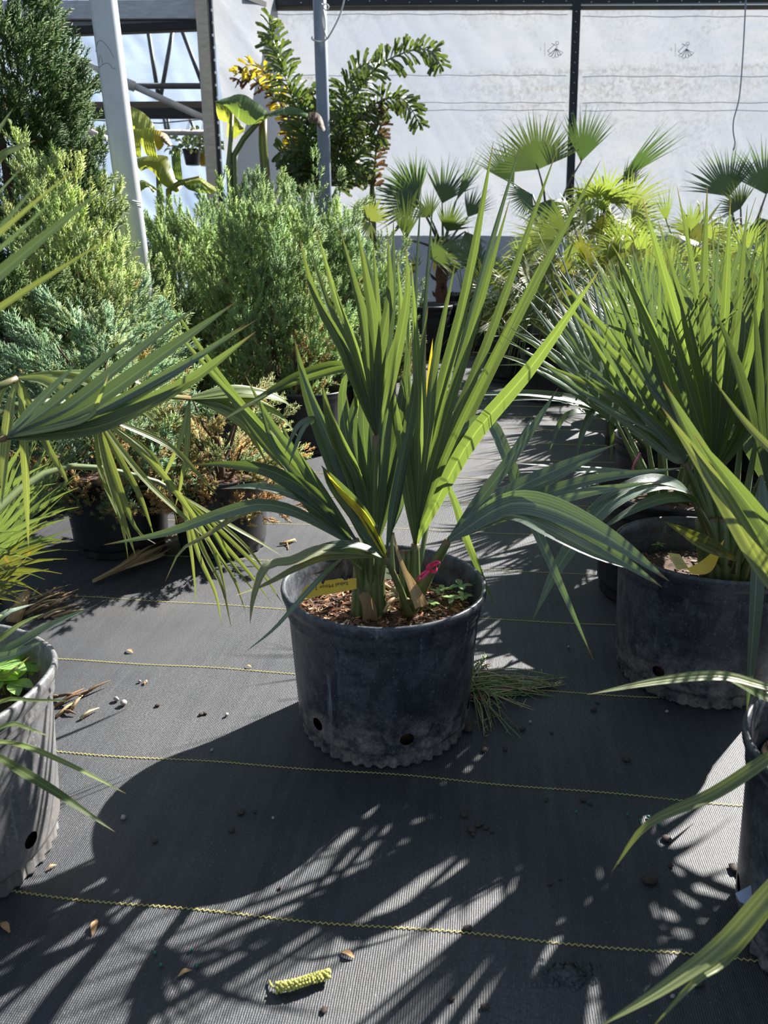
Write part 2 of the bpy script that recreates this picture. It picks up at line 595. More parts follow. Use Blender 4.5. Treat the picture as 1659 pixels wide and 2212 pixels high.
M_PINKL = simple('light_pink_string', (0.80, 0.20, 0.36), .5)
M_CORD = simple('white_cord', (0.62, 0.62, 0.60), .6)
M_PEB = simple('pebble_stone', (0.34, 0.30, 0.27), .8, col2=(0.22, 0.19, 0.17), nscale=80)
M_CHIP = simple('bark_chip', (0.030, 0.022, 0.018), .85, col2=(0.055, 0.038, 0.028), nscale=80)
M_CHIPT = simple('tan_leaf_bit', (0.38, 0.24, 0.11), .8, col2=(0.28, 0.16, 0.07), nscale=80)
M_CATK = simple('catkin_yellow', (0.42, 0.42, 0.10), .7, col2=(0.30, 0.29, 0.08), nscale=200)
M_STRAW = attrmat('dry_weed', .7, .25, 1.2)
M_FERT = simple('green_fertiliser', (0.02, 0.16, 0.11), .5)
m, nt, b = mat('water')
b.inputs['Base Color'].default_value = (0.9, 0.95, 1, 1)
b.inputs['Roughness'].default_value = 0.02
b.inputs['Transmission Weight'].default_value = 1.0
b.inputs['IOR'].default_value = 1.33
M_WATER = m

# ------------------------------------------------------------------ the setting
XS = Vector((1, -0.12, -0.025)).normalized()
ZS = Vector((-0.025, 0, 1)).normalized()
YS = ZS.cross(XS).normalized()
MS = Matrix((XS, YS, ZS)).transposed()
AX = Vector((math.cos(AXA), math.sin(AXA), 0))
AY = Vector((-math.sin(AXA), math.cos(AXA), 0))

mb = MB()
nx, ny = 24, 30
gi = [[mb.add((-16 + 32 * i / nx, -3 + 33 * j / ny, 0)) for j in range(ny + 1)] for i in range(nx + 1)]
for i in range(nx):
    for j in range(ny):
        mb.face(gi[i][j], gi[i + 1][j], gi[i + 1][j + 1], gi[i][j + 1])
floor = struct('floor', mb, M_FABRIC)
# stitched yellow guide threads, one every 30 cm
base0 = Vector((0, 0.762, 0))
for k in range(-2, 26):
    o0 = base0 + Vector((0, 0.30 * k, 0))
    mb = MB()
    if k < 6:
        per, x0, x1 = (0.0075 if k < 3 else 0.010), -2.6, 2.6
        n = int((x1 - x0) / per)
        last = None
        for i in range(n * 2 + 1):
            s = x0 + (x1 - x0) * i / (n * 2)
            wob = 0.004 * math.sin(s * 5 + k * 1.7) + 0.002 * math.sin(s * 19 + k)
            a = 0.0017 * (1 if i % 2 else -1)
            c = o0 + AX * s + AY * (a + wob)
            hw = 0.00085
            row = [mb.add(c + AY * -hw + Vector((0, 0, .0012))), mb.add(c + Vector((0, 0, .0020))), mb.add(c + AY * hw + Vector((0, 0, .0012)))]
            if last:
                mb.face(last[0], row[0], row[1], last[1])
                mb.face(last[1], row[1], row[2], last[2])
            last = row
    else:
        mb.tube([o0 + AX * (-5 + i) + Vector((0, 0, .0012)) for i in range(11)], 0.0011, 4)
    th = mb.build('yellow_thread', M_THREAD, floor)

# back end wall: plastic sheets between black battens
WP0 = P(829, 324, 9.6)
WN = -YS


def wallpx(px, py, off=0.0):
    return onplane(px, py, WP0 - YS * (off + (.03 if off > 0 else 0)), WN)


def sheet(p_tl, p_tr, zlow, mat_, name, nu=40, nv=40, amp=0.005, seed=0, uv=False):
    nu, nv = nu * 3, nv * 2
    mb = MB()
    ids = []
    d = p_tr - p_tl
    H = p_tl.z - zlow
    for j in range(nv + 1):
        row = []
        for i in range(nu + 1):
            p = p_tl + d * (i / nu) - ZS * (H * j / nv)
            w = noise.noise(Vector((p.x * 2.2 + seed, p.z * 1.1, 3.1))) + .5 * noise.noise(Vector((p.x * 6 + seed + p.z * 3, p.z * 2.0, 1))) + .8 * (1 - abs(noise.noise(Vector((p.x * 2.6 + p.z * 1.7 + seed, p.z * .8 - p.x * .3, 7))))) ** 6
            nn = d.cross(ZS).normalized()
            row.append(mb.add(p + nn * amp * w, (i / nu, j / nv)))
        ids.append(row)
    for j in range(nv):
        for i in range(nu):
            mb.face(ids[j][i], ids[j + 1][i], ids[j + 1][i + 1], ids[j][i + 1])
    return struct(name, mb, mat_, True)


wall_l = sheet(wallpx(588, 14), wallpx(1240, 14), 0.0, M_WALL, 'wall_back', seed=1)
wall_r = sheet(wallpx(1244, 14), wallpx(2100, 14), 0.0, M_WALL, 'wall_back', seed=5)


def bar(name, a, b, w, h, mat_, parent=None, up=None):
    """a straight timber or batten from a to b"""
    a, b = Vector(a), Vector(b)
    d = b - a
    x = d.normalized()
    up = Vector(up) if up is not None else ZS
    y = up.cross(x).normalized()
    z = x.cross(y)
    M = Matrix((x, y, z)).transposed()
    mb = MB()
    mb.box((a + b) / 2, (d.length, w, h), M)
    if parent is None:
        return struct(name, mb, mat_)
    return mb.build(name, mat_, parent, False)


# seams and folds of the plastic
for wl, x0, x1, ys in ((wall_l, 600, 1226, (31, 163, 222, 238)), (wall_r, 1258, 2050, (36, 165, 222, 239))):
    for y in ys:
        mb = MB()
        mb.tube([wallpx(x0 + (x1 - x0) * i / 24, y + 1.2 * math.sin(i * 1.7 + y), .03) for i in range(25)], .0032, 5)
        mb.build('seam', M_SEAM, wl)
sk = sheet(wallpx(588, 500, -.05), wallpx(2100, 500, -.05), 0.0, M_SKIRT, 'wall_back', 30, 8, seed=9)
bt = bar('trim_1', wallpx(560, 2, .03), wallpx(2000, -8, .03), .06, .10, M_STRIP)
bar('trim_2', wallpx(575, 19, .02), wallpx(2000, 15, .02), .03, .035, M_WOODB)
vs = bar('trim_3', wallpx(1247, -30, .05), wallpx(1229, 480, .05), .085, .03, M_STRIP, up=YS)
for y in range(25, 330, 22):
    mb = MB()
    mb.box(wallpx(1247 - y * .035 + R.uniform(-3, 3), y, .075), (.014, .01, .006), MS @ Matrix.Rotation(.3, 3, 'Y'))
    mb.build('staple', M_STAPLE, vs, False)
for i in range(22):
    mb = MB()
    mb.box(wallpx(600 + i * 48 + R.uniform(-9, 9), 3 + R.uniform(-2, 3), .075), (.014, .01, .006), MS)
    mb.build('staple', M_STAPLE, bt, False)
# printed marks on the plastic: a tag outline with a fan of lobes and a curl
def emblem(cx, cy, wl, s=1.0):
    mb = MB()

    def line(pts, close=False):
        q = [wallpx(cx + x * s, cy + y * s, .02) for x, y in pts]
        if close:
            q.append(q[0])
        mb.tube(q, .0030, 4)
    line([(-17, 5), (-2, -9), (4, -4), (-11, 11)], True)
    for a in (0, 1, 2, 3):
        ax, ay = [(-13, 16), (-6, 19), (2, 18), (8, 14)][a]
        line([(2, 0), (ax - 3, ay - 2), (ax, ay + 1), (ax + 4, ay), (2, 0)])
    line([(2, 0), (10, 6), (17, 8), (10, 14)])
    line([(-9, -11), (-3, -9), (2, -6), (7, -10), (6, -15), (1, -15), (0, -11), (4, -9)])
    mb.build('printed_emblem', M_INKG, wl)
    mb = MB()
    for k in range(14):
        a = wallpx(cx - 24 * s, cy - 12 * s + k * 2.1 * s, .02)
        b2 = wallpx(cx - (22.4 if k % 3 else 23.0) * s, cy - 12 * s + k * 2.1 * s, .02)
        mb.tube([a, b2], .0022, 4)
        if k in (5, 6, 7):
            mb.tube([wallpx(cx - 33 * s, cy - 12 * s + k * 2.1 * s, .02), wallpx(cx - 31.4 * s, cy - 12 * s + k * 2.1 * s, .02)], .0022, 4)
    mb.build('printed_text', M_INKG, wl)


emblem(1200, 105, wall_l)
emblem(1482, 106, wall_r)

# side wall of sunlit plastic, from the timber post back to the corner
SC0 = wallpx(600, 40, 0)
sideL = Vector((0.135, 1, 0)).normalized()
post_f = P(466, 330, 7.46)
p_tl = Vector((post_f.x + .03, post_f.y, 3.6))
p_tr = Vector((SC0.x, SC0.y, 3.6))
sd_ = sheet(p_tl, p_tr, 0.0, M_SIDE, 'wall_left', 40, 30, .014, 4)
bar('trim_5', P(528, -8, 8.4), wallpx(588, 18, .02), .05, .05, M_STRIP)
bar('trim_6', wallpx(590, -20, .04), wallpx(612, 620, .04), .05, .03, M_STRIP, up=YS)
# timber post and its stapled batten
bar('trim_7', P(436, -40, 7.42), P(478, 640, 7.42), .10, .115, M_WOODT, up=YS)
bs = bar('trim_8', P(452, -40, 7.38), P(492, 640, 7.38), .03, .035, M_STRIP, up=YS)
for i in range(14):
    mb = MB()
    y = -5 + i * 27
    mb.box(P(453 + (y + 40) * .0588 + R.uniform(-2, 2), y, 7.355), (.012, .008, .02), MS)
    mb.build('staple', M_STAPLE, bs, False)
# beams over the opening
bar('trim_9', P(-140, 24, 7.7), P(428, 21, 7.5), .05, .135, M_WOODG)
bar('trim_10', P(-140, 41, 7.75), P(428, 36, 7.55), .05, .042, M_WOODD)
bar('trim_11', P(-140, 60, 7.8), P(428, 50, 7.6), .05, .07, M_WOODG)
bar('trim_12', P(-140, 78, 7.72), P(428, 54, 7.52), .04, .055, M_WOODD)
bar('trim_13', P(-140, 87, 7.74), P(428, 64, 7.54), .05, .02, M_WOODB)
bar('trim_7', P(-150, -60, 7.75), P(-120, 620, 7.75), .10, .115, M_WOODT, up=YS)
bar('trim_14', P(-140, 239, 8.4), P(445, 236, 8.2), .06, .13, M_WOODB)
bar('trim_15', P(-140, 247, 8.38), P(445, 245, 8.18), .04, .09, M_WOODD)


def pipe(a, b, r, mat_=None):
    mb = MB()
    mb.tube([P(*a), P(*b)], r, 10)
    return struct('trim_16', mb, mat_ or M_PIPE, True)


pipe((-140, 185, 9.0), (440, 186, 8.8), .028, M_PIPED)
pipe((150, 122, 7.9), (445, 257, 7.9), .030)
mb = MB()
mb.tube([P(272, 180, 7.86), P(290, 187, 7.86)], .045, 10)
struct('trim_17', mb, M_PIPE, True)
for a, b in (((320, 66, 10), (343, 214, 10)), ((373, 66, 10), (346, 214, 10)), ((391, 60, 10), (440, 190, 10))):
    pipe(a, b, .024, M_PIPED)
pipe((-140, 283, 10.5), (450, 287, 10.3), .032)
for a, b in (((182, 255, 10.6), (205, 296, 10.6)), ((353, 250, 10.6), (359, 286, 10.6)), ((405, 250, 10.6), (437, 312, 10.6)), ((362, 255, 10.6), (365, 285, 10.6))):
    pipe(a, b, .018, M_PIPED)
pipe((175, 276, 8.6), (230, 300, 8.6), .03)
mb = MB()
mb.tube([P(182, 258, 10.2), P(260, 263, 10.2), P(345, 266, 10.2), P(440, 257, 10.2)], .008, 6)
struct('trim_18', mb, M_PIPED, True)
# far plastic of the next bay
fl = P(-420, 300, 14.0)
fr = P(640, 300, 14.0)
sheet(Vector((fl.x, fl.y + .5, 6.0)), Vector((fr.x, fr.y - .3, 6.0)), 0.0, M_FAR, 'wall_far', 40, 30, .05, 2)

# ------------------------------------------------------------------ pots
def pot_mesh(mb, Rt=.178, Rb=.150, h=.278, holes=True, n=120, wall=.004, dent=0.0, seed=0):
    rows = []

    def prof():
        z = 0.0
        yield (0.0, Rb * .97, True)
        yield (0.004, Rb, True)
        for k in range(1, 6):
            yield (0.030 * k / 5, Rb, True)
        yield (0.034, Rb + .005, False)
        zs_ = [.040, .045] + [.0488 + .0022 * q for q in range(13)] + [.079, .088] + [.10 + (h - .15) * q / 8 for q in range(9)]
        for z_ in zs_:
            t = (z_ - .034) / (h - .084)
            yield (0.034 + (h - .034 - .050) * t, Rb + .005 + (Rt - .012 - Rb - .005) * t, False)
        yield (h - .046, Rt - .0085, False)
        yield (h - .040, Rt - .0105, False)
        yield (h - .036, Rt - .0075, False)
        yield (h - .030, Rt - .0095, False)
        yield (h - .022, Rt - .004, False)
        yield (h - .014, Rt - .001, False)
        yield (h - .006, Rt, False)
        yield (h - .001, Rt - .0015, False)
        yield (h, Rt - .005, False)
        yield (h - .003, Rt - .009, False)
        yield (h - .014, Rt - .010, False)
        yield (h - .022, Rt - .014, False)
        yield (h - .030, Rt - .0125, False)
        yield (h - .038, Rt - .0165, False)
        yield (h - .10, Rt - .022, False)
    pr = list(prof())
    for (z, r, fl_) in pr:
        row = []
        for k in range(n):
            a = 2 * math.pi * k / n
            rr = r
            if fl_:
                sq = math.sin(a * 42)
                rr = r - .003 + .0032 * max(-1, min(1, sq * 1.6)) + .0015 * noise.noise(Vector((a * 9, z * 60, seed)))
            rr += dent * (z / h) * noise.noise(Vector((math.cos(a) * 1.2 + seed, math.sin(a) * 1.2, seed)))
            row.append(mb.add((rr * math.cos(a), rr * math.sin(a), z), (k / n, z / h)))
        rows.append(row)
    nr = len(pr)
    zc, hr = 0.062, 0.0115
    hang = [math.radians(d) for d in (-76, -136, -16, 44, 104, 164)] if holes else []
    skip = set()
    for j in range(nr - 1):
        for k in range(n):
            if 6 < j < 26:
                zm = (pr[j][0] + pr[j + 1][0]) / 2
                am = 2 * math.pi * (k + .5) / n
                if any(abs(((am - ha + math.pi) % (2 * math.pi)) - math.pi) * Rb < hr and abs(zm - zc) < .0115 for ha in hang):
                    skip.add((j, k))
            if (j, k) not in skip:
                mb.face(rows[j][k], rows[j][(k + 1) % n], rows[j + 1][(k + 1) % n], rows[j + 1][k])
    # round the holes off
    for ha in hang:
        for j in range(7, 27):
            for k in range(n):
                a = 2 * math.pi * k / n
                da = (((a - ha + math.pi) % (2 * math.pi)) - math.pi) * Rb
                dz = pr[j][0] - zc
                q = math.hypot(da, dz)
                around = [(jj, kk % n) in skip for jj in (j - 1, j) for kk in (k - 1, k)]
                if any(around) and not all(around) and 1e-6 < q < hr * 1.9:
                    f = hr / q
                    na = ha + da * f / Rb
                    nz = zc + dz * f
                    i = rows[j][k]
                    x, y, z = mb.v[i]
                    r = math.hypot(x, y)
                    mb.v[i] = (r * math.cos(na), r * math.sin(na), nz)
    return mb


def finer_pot(**kw):
    mb = MB()
    pot_mesh(mb, **kw)
    return mb


POTDATA = {}


def pot_part(root, mat_, **kw):
    key = (mat_.name, tuple(sorted(kw.items())))
    if key not in POTDATA:
        mb = MB()
        pot_mesh(mb, **kw)
        o = mb.build('pot', mat_, root, True, org=Vector((0, 0, 0)))
        POTDATA[key] = o.data
    else:
        o = bpy.data.objects.new('pot', POTDATA[key])
        COL.objects.link(o)
        o.parent = root
    ORG[o.name] = ORG[root.name].copy()
    return o


MULCH_COL = [(0.30, 0.14, 0.07), (0.42, 0.22, 0.11), (0.20, 0.09, 0.045), (0.09, 0.045, 0.025), (0.5, 0.33, 0.2), (0.05, 0.03, 0.02), (0.14, 0.075, 0.04)]


def soil_part(root, r, z, chips=0, rng=None, cols=None, light=0.0, mound=.012, bottom=0.012, nr=9, na=40):
    rng = rng or random.Random(3)
    mb = MB()
    o = ORG[root.name]

    def zt(x, y):
        d = math.hypot(x, y) / r
        return z + mound * (1 - d * d) + .006 * noise.noise(Vector((x * 22, y * 22, z * 9))) + .004 * noise.noise(Vector((x * 60, y * 60, 2)))
    c = mb.add(o + Vector((0, 0, zt(0, 0))))
    rings = []
    for i in range(1, nr + 1):
        rings.append([mb.add(o + Vector((r * i / nr * math.cos(2 * math.pi * k / na), r * i / nr * math.sin(2 * math.pi * k / na),
                                         zt(r * i / nr * math.cos(2 * math.pi * k / na), r * i / nr * math.sin(2 * math.pi * k / na))))) for k in range(na)])
    for k in range(na):
        mb.face(c, rings[0][k], rings[0][(k + 1) % na])
        for i in range(nr - 1):
            mb.face(rings[i][k], rings[i + 1][k], rings[i + 1][(k + 1) % na], rings[i][(k + 1) % na])
    low = [mb.add(o + Vector((r * .86 * math.cos(2 * math.pi * k / na), r * .86 * math.sin(2 * math.pi * k / na), bottom))) for k in range(na)]
    for k in range(na):
        mb.face(rings[-1][k], low[k], low[(k + 1) % na], rings[-1][(k + 1) % na])
    mb.face(*low[::-1])
    s = mb.build('soil', M_SOIL, root)
    if chips:
        mb = MB()
        for i in range(chips):
            a, d = rng.uniform(0, 2 * math.pi), r * .97 * math.sqrt(rng.random())
            x, y = d * math.cos(a), d * math.sin(a)
            l = rng.uniform(.003, .008) if rng.random() < .75 else rng.uniform(.008, .018)
            M = Matrix.Rotation(rng.uniform(0, 6.3), 3, 'Z') @ Matrix.Rotation(rng.uniform(-.6, .6), 3, 'X') @ Matrix.Rotation(rng.uniform(-.5, .5), 3, 'Y')
            cc = rng.choice(cols or MULCH_COL)
            g = 1.0 + .4 * rng.uniform(-1, 1)
            mb.box(o + Vector((x, y, zt(x, y) + .002)), (l, l * rng.uniform(.15, .35), l * rng.uniform(.08, .22)), M, tuple(q * g for q in cc))
        q = mb.build('bark_mulch', M_MULCH, root, False)
        q['kind'] = 'stuff'
    return s


# ------------------------------------------------------------------ fronds
WF = 0.76        # blade widths were read off the photograph with their folds


def frond(root, mat_, hast, pet, segs, face=(0, -1, .25), fold=.45, w=.021, tw=.35, pr=.006, pmat=None, seed=0, n=14, sub=True, prof=None, label=None, cols=5):
    """a palm frond: petiole mesh (the part) with every blade segment as a sub-part.
    hast / pet / segs are photograph pixels with their distance in metres."""
    rg = random.Random(seed * 31 + int(hast[0] * 7 + hast[1]))
    h = P(*hast)
    mb = MB()
    pts = [P(*p) for p in pet] + [h]
    if len(pts) > 1:
        c = cr(pts, 10)
        mb.tube(c, [pr * (1.35 - .6 * i / 10) for i in range(11)], 8)
        d = (c[-1] - c[-2]).normalized()
    fr = None
    if len(pts) > 1:
        fr = mb.build('frond', pmat or M_STEM, root)
    else:
        mb.tube([h - Vector((0, 0, .004)), h + Vector((0, 0, .004))], pr, 6)
        fr = mb.build('frond', pmat or M_STEM, root)
    if label:
        fr['label'] = label
    for s in segs:
        sw, m_, tw0 = w, mat_, None
        pp = []
        for q in s:
            if isinstance(q, tuple):
                pp.append(q)
            elif isinstance(q, (int, float)):
                sw = q
            else:
                m_ = q
        # distances: given on some points, filled in between
        ds = [hast[2]] + [q[2] if len(q) > 2 else None for q in pp]
        if ds[-1] is None:
            ds[-1] = hast[2]
        k = 0
        while k < len(ds):
            if ds[k] is None:
                j = k
                while ds[j] is None:
                    j += 1
                for i in range(k, j):
                    ds[i] = ds[k - 1] + (ds[j] - ds[k - 1]) * (i - k + 1) / (j - k + 1)
                k = j
            k += 1
        path = [h] + [P(q[0], q[1], d) for q, d in zip(pp, ds[1:])]
        mb = MB()
        mb.ribbon(path, sw * WF, Vector(face) + Vector((rg.uniform(-.25, .25), 0, rg.uniform(-.2, .2))), fold * rg.uniform(.6, 1.2), n, cols, prof,
                  rg.uniform(-tw, tw), rg.uniform(-tw, tw) * .8)
        mb.build('leaf_segment', m_, fr)
    return fr


def fan_blade(mb, h, axis, nrm, Rl, nseg, spread, fuse=.4, cup=.1, droop=.2, pleat=.3, rng=None, rows=7, shape=.35, wig=.0):
    """one pleated fan: neighbouring segments share their edges up to the fused part, then taper to points"""
    rng = rng or R
    axis = Vector(axis).normalized()
    nrm = Vector(nrm)
    nrm = (nrm - axis * nrm.dot(axis)).normalized()
    side = nrm.cross(axis)
    da = spread / nseg / 2
    L = [Rl * (1 - shape * abs((i + .5) / nseg * 2 - 1) ** 2) * rng.uniform(.9, 1.05) for i in range(nseg)]
    nf = max(2, round(rows * fuse))
    ts = [i / nf * fuse for i in range(nf + 1)] + [fuse + (1 - fuse) * (i / (rows - nf)) for i in range(1, rows - nf + 1)]

    def pos(a, r, t, lift=0.0, dz=1.0, j=0):
        p = h + (axis * math.cos(a) + side * math.sin(a)) * r
        p = p + nrm * (cup * r + lift)
        p = p + Vector((0, 0, -droop * dz * r * t ** 1.6))
        return p
    shared = {}
    for i in range(nseg):
        a = -spread / 2 + (i + .5) * 2 * da
        dz = rng.uniform(.6, 1.5)
        bend = rng.uniform(-1, 1) * wig
        last = None
        for r_, t in enumerate(ts):
            row = []
            rr = L[i] * t
            for e in (-1, 0, 1):
                if e == 0:
                    lift = pleat * rr * math.tan(da) if t <= fuse else pleat * L[i] * fuse * math.tan(da) * (1 - (t - fuse) / (1 - fuse))
                    aa = a + bend * max(0, t - fuse)
                    row.append(mb.add(pos(aa, rr, t, lift, dz if t > fuse else 1), (.5, t)))
                else:
                    if t <= fuse + 1e-6:
                        key = (i + (e + 1) // 2, r_)
                        if key not in shared:
                            lm = L[i]
                            if e < 0 and i > 0:
                                lm = (L[i] + L[i - 1]) / 2
                            if e > 0 and i < nseg - 1:
                                lm = (L[i] + L[i + 1]) / 2
                            shared[key] = mb.add(pos(a + e * da, max(lm * t, .0004), t, 0), (0 if e < 0 else 1, t))
                        row.append(shared[key])
                    else:
                        k = (t - fuse) / (1 - fuse)
                        hw = L[i] * fuse * math.tan(da) * (1.25 * (1 - k ** 1.5) if k > .15 else 1.0 + k)
                        hw = max(hw * (1 - k ** 3), .0006)
                        aa = a + bend * (t - fuse)
                        p = pos(aa, rr, t, 0, dz)
                        row.append(mb.add(p + (side * math.cos(a) - axis * math.sin(a)) * (e * hw), (0 if e < 0 else 1, t)))
            if last:
                if r_ == 1:
                    pass
                mb.face(last[0], last[1], row[1], row[0])
                mb.face(last[1], last[2], row[2], row[1])
            last = row
    return mb


def fan(root, mat_, h, axis, nrm, Rl, nseg, spread, pet=None, pr=.006, pmat=None, **kw):
    """a fan frond as ONE part; its petiole, when seen, a sub-part"""
    mb = MB()
    h, axis = Vector(h), Vector(axis)
    fan_blade(mb, h, axis, nrm, Rl, nseg, spread, **kw)
    fr = mb.build('frond', mat_, root)
    if pet:
        m2 = MB()
        c = cr([Vector(p) for p in pet] + [h], 8)
        m2.tube(c + [c[-1] + axis.normalized() * Rl * .12], [pr * (1.4 - .85 * i / 8) for i in range(9)] + [.0008], 6)
        m2.build('petiole', pmat or M_STEM, fr)
    return fr


def pfan(root, mat_, hx, hy, d, tx, ty, td, nseg, spread, nrm=(0, -1, .2), pet=None, **kw):
    """fan whose hastula and middle tip are given as photograph pixels with distances"""
    h, t = P(hx, hy, d), P(tx, ty, td)
    pp = [P(*q) if not isinstance(q, Vector) else q for q in pet] if pet else None
    return fan(root, mat_, h, t - h, nrm, (t - h).length, nseg, math.radians(spread), pp, **kw)


# ================================================================== the palm in the middle
C0 = Vector((0.0, 1.227, 0))
palm = thing('potted_palm', 'sabal palm with stiff upright fronds in a dirty black pot alone on open ground cover', 'palm', C0)
pot = pot_part(palm, M_POT, n=240, dent=.004, seed=1.0)
soil_part(palm, .156, .222, 2200, random.Random(5))
B = (800, 1318, 1.215)      # crown base
# upright back-lit fan in front
frond(palm, M_SABAL, (812, 940, 1.15), [(806, 1300, 1.19), (804, 1180, 1.18), (808, 1050, 1.165)], [
    [(741, 755), (681, 641), (648, 517, 1.10)], [(752, 760), (707, 655), (667, 528, 1.12)], [(770, 760), (728, 650), (682, 487, 1.17), .016],
    [(786, 701), (765, 611), (733, 492, 1.12)], [(810, 731), (790, 589), (771, 491, 1.13), .024], [(822, 760), (842, 640), (838, 505, 1.14), .022],
    [(832, 792), (848, 650), (850, 470, 1.25), M_SABAL2, .016], [(845, 820), (880, 641), (877, 532, 1.12), .023],
    [(800, 700), (800, 590), (752, 470, 1.25), M_SABAL2, .013], [(838, 800), (866, 700), (858, 560, 1.16), .017], [(818, 780), (815, 660), (806, 520, 1.2), .018]],
    fold=.5, pr=.007, w=.022, tw=.4)
# tall bright fan to the right
frond(palm, M_BRIGHT, (897, 1175, 1.20), [(896, 1300, 1.20), (896, 1240, 1.20)], [
    [(940, 900), (1005, 640), (1066, 306, 1.42), .028], [(958, 920), (1040, 600), (1126, 305, 1.45), M_SABAL2, .020], [(955, 930), (1030, 680), (1102, 428, 1.36), .024],
    [(975, 930), (1060, 720), (1205, 318, 1.40), M_SABAL, .022], [(985, 960), (1090, 740), (1297, 347, 1.42), M_SABAL, .026], [(960, 990), (1070, 760), (1187, 530, 1.25), .017],
    [(1010, 960), (1150, 790), (1297, 580, 1.12), .034], [(905, 960), (900, 760), (888, 560, 1.3), .020], [(915, 960), (915, 720), (938, 395, 1.4), M_SABAL2, .014],
    [(902, 960), (895, 700), (911, 388, 1.38), M_SABAL2, .014], [(870, 980), (862, 930), (848, 830, 1.26), .026], [(925, 930), (940, 780), (985, 560, 1.36), M_SABAL, .022],
    [(880, 960), (905, 800), (925, 660, 1.30), M_SABAL, .024], [(880, 1020), (852, 900), (835, 800, 1.28), .022], [(893, 950), (880, 850), (884, 640, 1.33), M_SABAL3, .022]],
    fold=.35, w=.022, tw=.35, pr=.009)
# blade of that fan that bends over and hangs to the ground
frond(palm, M_SABAL2, (945, 1050, 1.28), [(897, 1175, 1.21)], [
    [(1000, 930), (1052, 906, 1.28), (1085, 960), (1130, 1075, 1.15), (1170, 1170), (1205, 1250), (1281, 1424, 1.0), .026]], fold=.3, n=22, tw=.15, pr=.004)
frond(palm, M_SABAL, (950, 1010, 1.42), [(900, 1260, 1.26), (925, 1120, 1.33)], [
    [(985, 1090), (1010, 1170), (1070, 1312, 1.40), .021], [(985, 935), (1015, 905), (1050, 930, 1.4), .013]], fold=.35, tw=.2, pr=.004)
# grey-green frond that leans out to the right and folds over
frond(palm, M_SABAL2, (968, 1168, 1.11), [(886, 1325, 1.19), (925, 1245, 1.15)], [
    [(1060, 1050), (1140, 940), (1206, 838, 1.22), .026], [(1040, 1070), (1100, 990), (1150, 900, 1.25), .022],
    [(1090, 1070), (1210, 1010), (1334, 958, 1.12), .034], [(1080, 1080), (1180, 1040), (1300, 980, 1.16), .026],
    [(1110, 1095), (1260, 1040), (1478, 1010, 1.12), .026], [(1110, 1105), (1260, 1065), (1420, 1040, 1.10), .026],
    [(1070, 1100), (1135, 1086, 1.03), (1220, 1110, .98), (1330, 1170, .95), (1445, 1255, .93), .050],
    [(1070, 1105), (1130, 1096, 1.03), (1215, 1135, .98), (1320, 1195, .955), (1430, 1268, .935), .045],
    [(1050, 1125), (1110, 1112, 1.06), (1190, 1150, 1.0), (1290, 1200, .97), (1400, 1240, .95), M_SABAL2, .030],
    [(1050, 1130), (1105, 1120, 1.08), (1170, 1125, 1.05), .012, M_SABAL]],
    face=(-.1, -.8, .75), fold=.30, w=.028, tw=.2, pr=.0085, n=18)
# dark shaded fan in the middle
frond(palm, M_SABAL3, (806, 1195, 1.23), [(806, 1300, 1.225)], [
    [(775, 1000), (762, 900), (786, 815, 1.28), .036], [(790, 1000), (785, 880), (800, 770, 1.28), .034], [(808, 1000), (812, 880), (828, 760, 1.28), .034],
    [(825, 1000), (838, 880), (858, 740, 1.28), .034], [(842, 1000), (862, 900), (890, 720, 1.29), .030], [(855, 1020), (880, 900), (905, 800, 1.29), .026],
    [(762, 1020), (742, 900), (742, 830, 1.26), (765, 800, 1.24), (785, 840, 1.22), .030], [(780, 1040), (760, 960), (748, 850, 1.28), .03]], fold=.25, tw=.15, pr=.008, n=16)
# left side: dark upright blades
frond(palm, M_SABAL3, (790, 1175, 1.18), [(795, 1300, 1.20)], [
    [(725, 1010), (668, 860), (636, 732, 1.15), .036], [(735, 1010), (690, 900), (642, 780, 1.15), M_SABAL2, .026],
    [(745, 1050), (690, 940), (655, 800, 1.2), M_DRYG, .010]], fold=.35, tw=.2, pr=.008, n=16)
frond(palm, M_SABAL, (800, 1165, 1.16), [(800, 1300, 1.195)], [
    [(760, 1020), (718, 930), (694, 822, 1.13), .034], [(768, 1030), (735, 950), (700, 860, 1.13), .028], [(775, 1040), (745, 980), (712, 900, 1.13), .022]], fold=.45, tw=.15, pr=.007, n=14)
# long blades to the upper left
frond(palm, M_SABAL, (768, 1165, 1.20), [(790, 1310, 1.215), (782, 1230, 1.21)], [
    [(640, 1010), (500, 845), (352, 633, 1.30), .020], [(650, 1040), (520, 880), (345, 675, 1.28), .018], [(660, 1010), (590, 920), (530, 812, 1.22), .022, M_SABAL3],
    [(665, 1060), (590, 960), (556, 850, 1.2), .018, M_SABAL3], [(700, 1080), (640, 985), (600, 900, 1.24), .022, M_SABAL3],
    [(690, 1070), (560, 950), (430, 740, 1.32), .016]], fold=.45, tw=.3, pr=.008)
# low blades to the left
frond(palm, M_SABAL3, (760, 1175, 1.15), [(788, 1315, 1.20), (776, 1240, 1.175)], [
    [(690, 1080), (590, 1020), (500, 1003), (418, 1004, 1.05), .032], [(690, 1095), (610, 1060), (540, 1050), (478, 1056, 1.08), .024, M_SABAL2],
    [(650, 1110), (560, 1090), (470, 1112), (360, 1150), (224, 1177, .98), .026, M_SABAL2], [(670, 1120), (580, 1095), (520, 1110), (440, 1160), (390, 1190), (357, 1256, 1.02), .013, M_DRYG],
    [(700, 1120), (640, 1060), (585, 1035, 1.10), .030]], fold=.35, tw=.25, pr=.007, n=18)
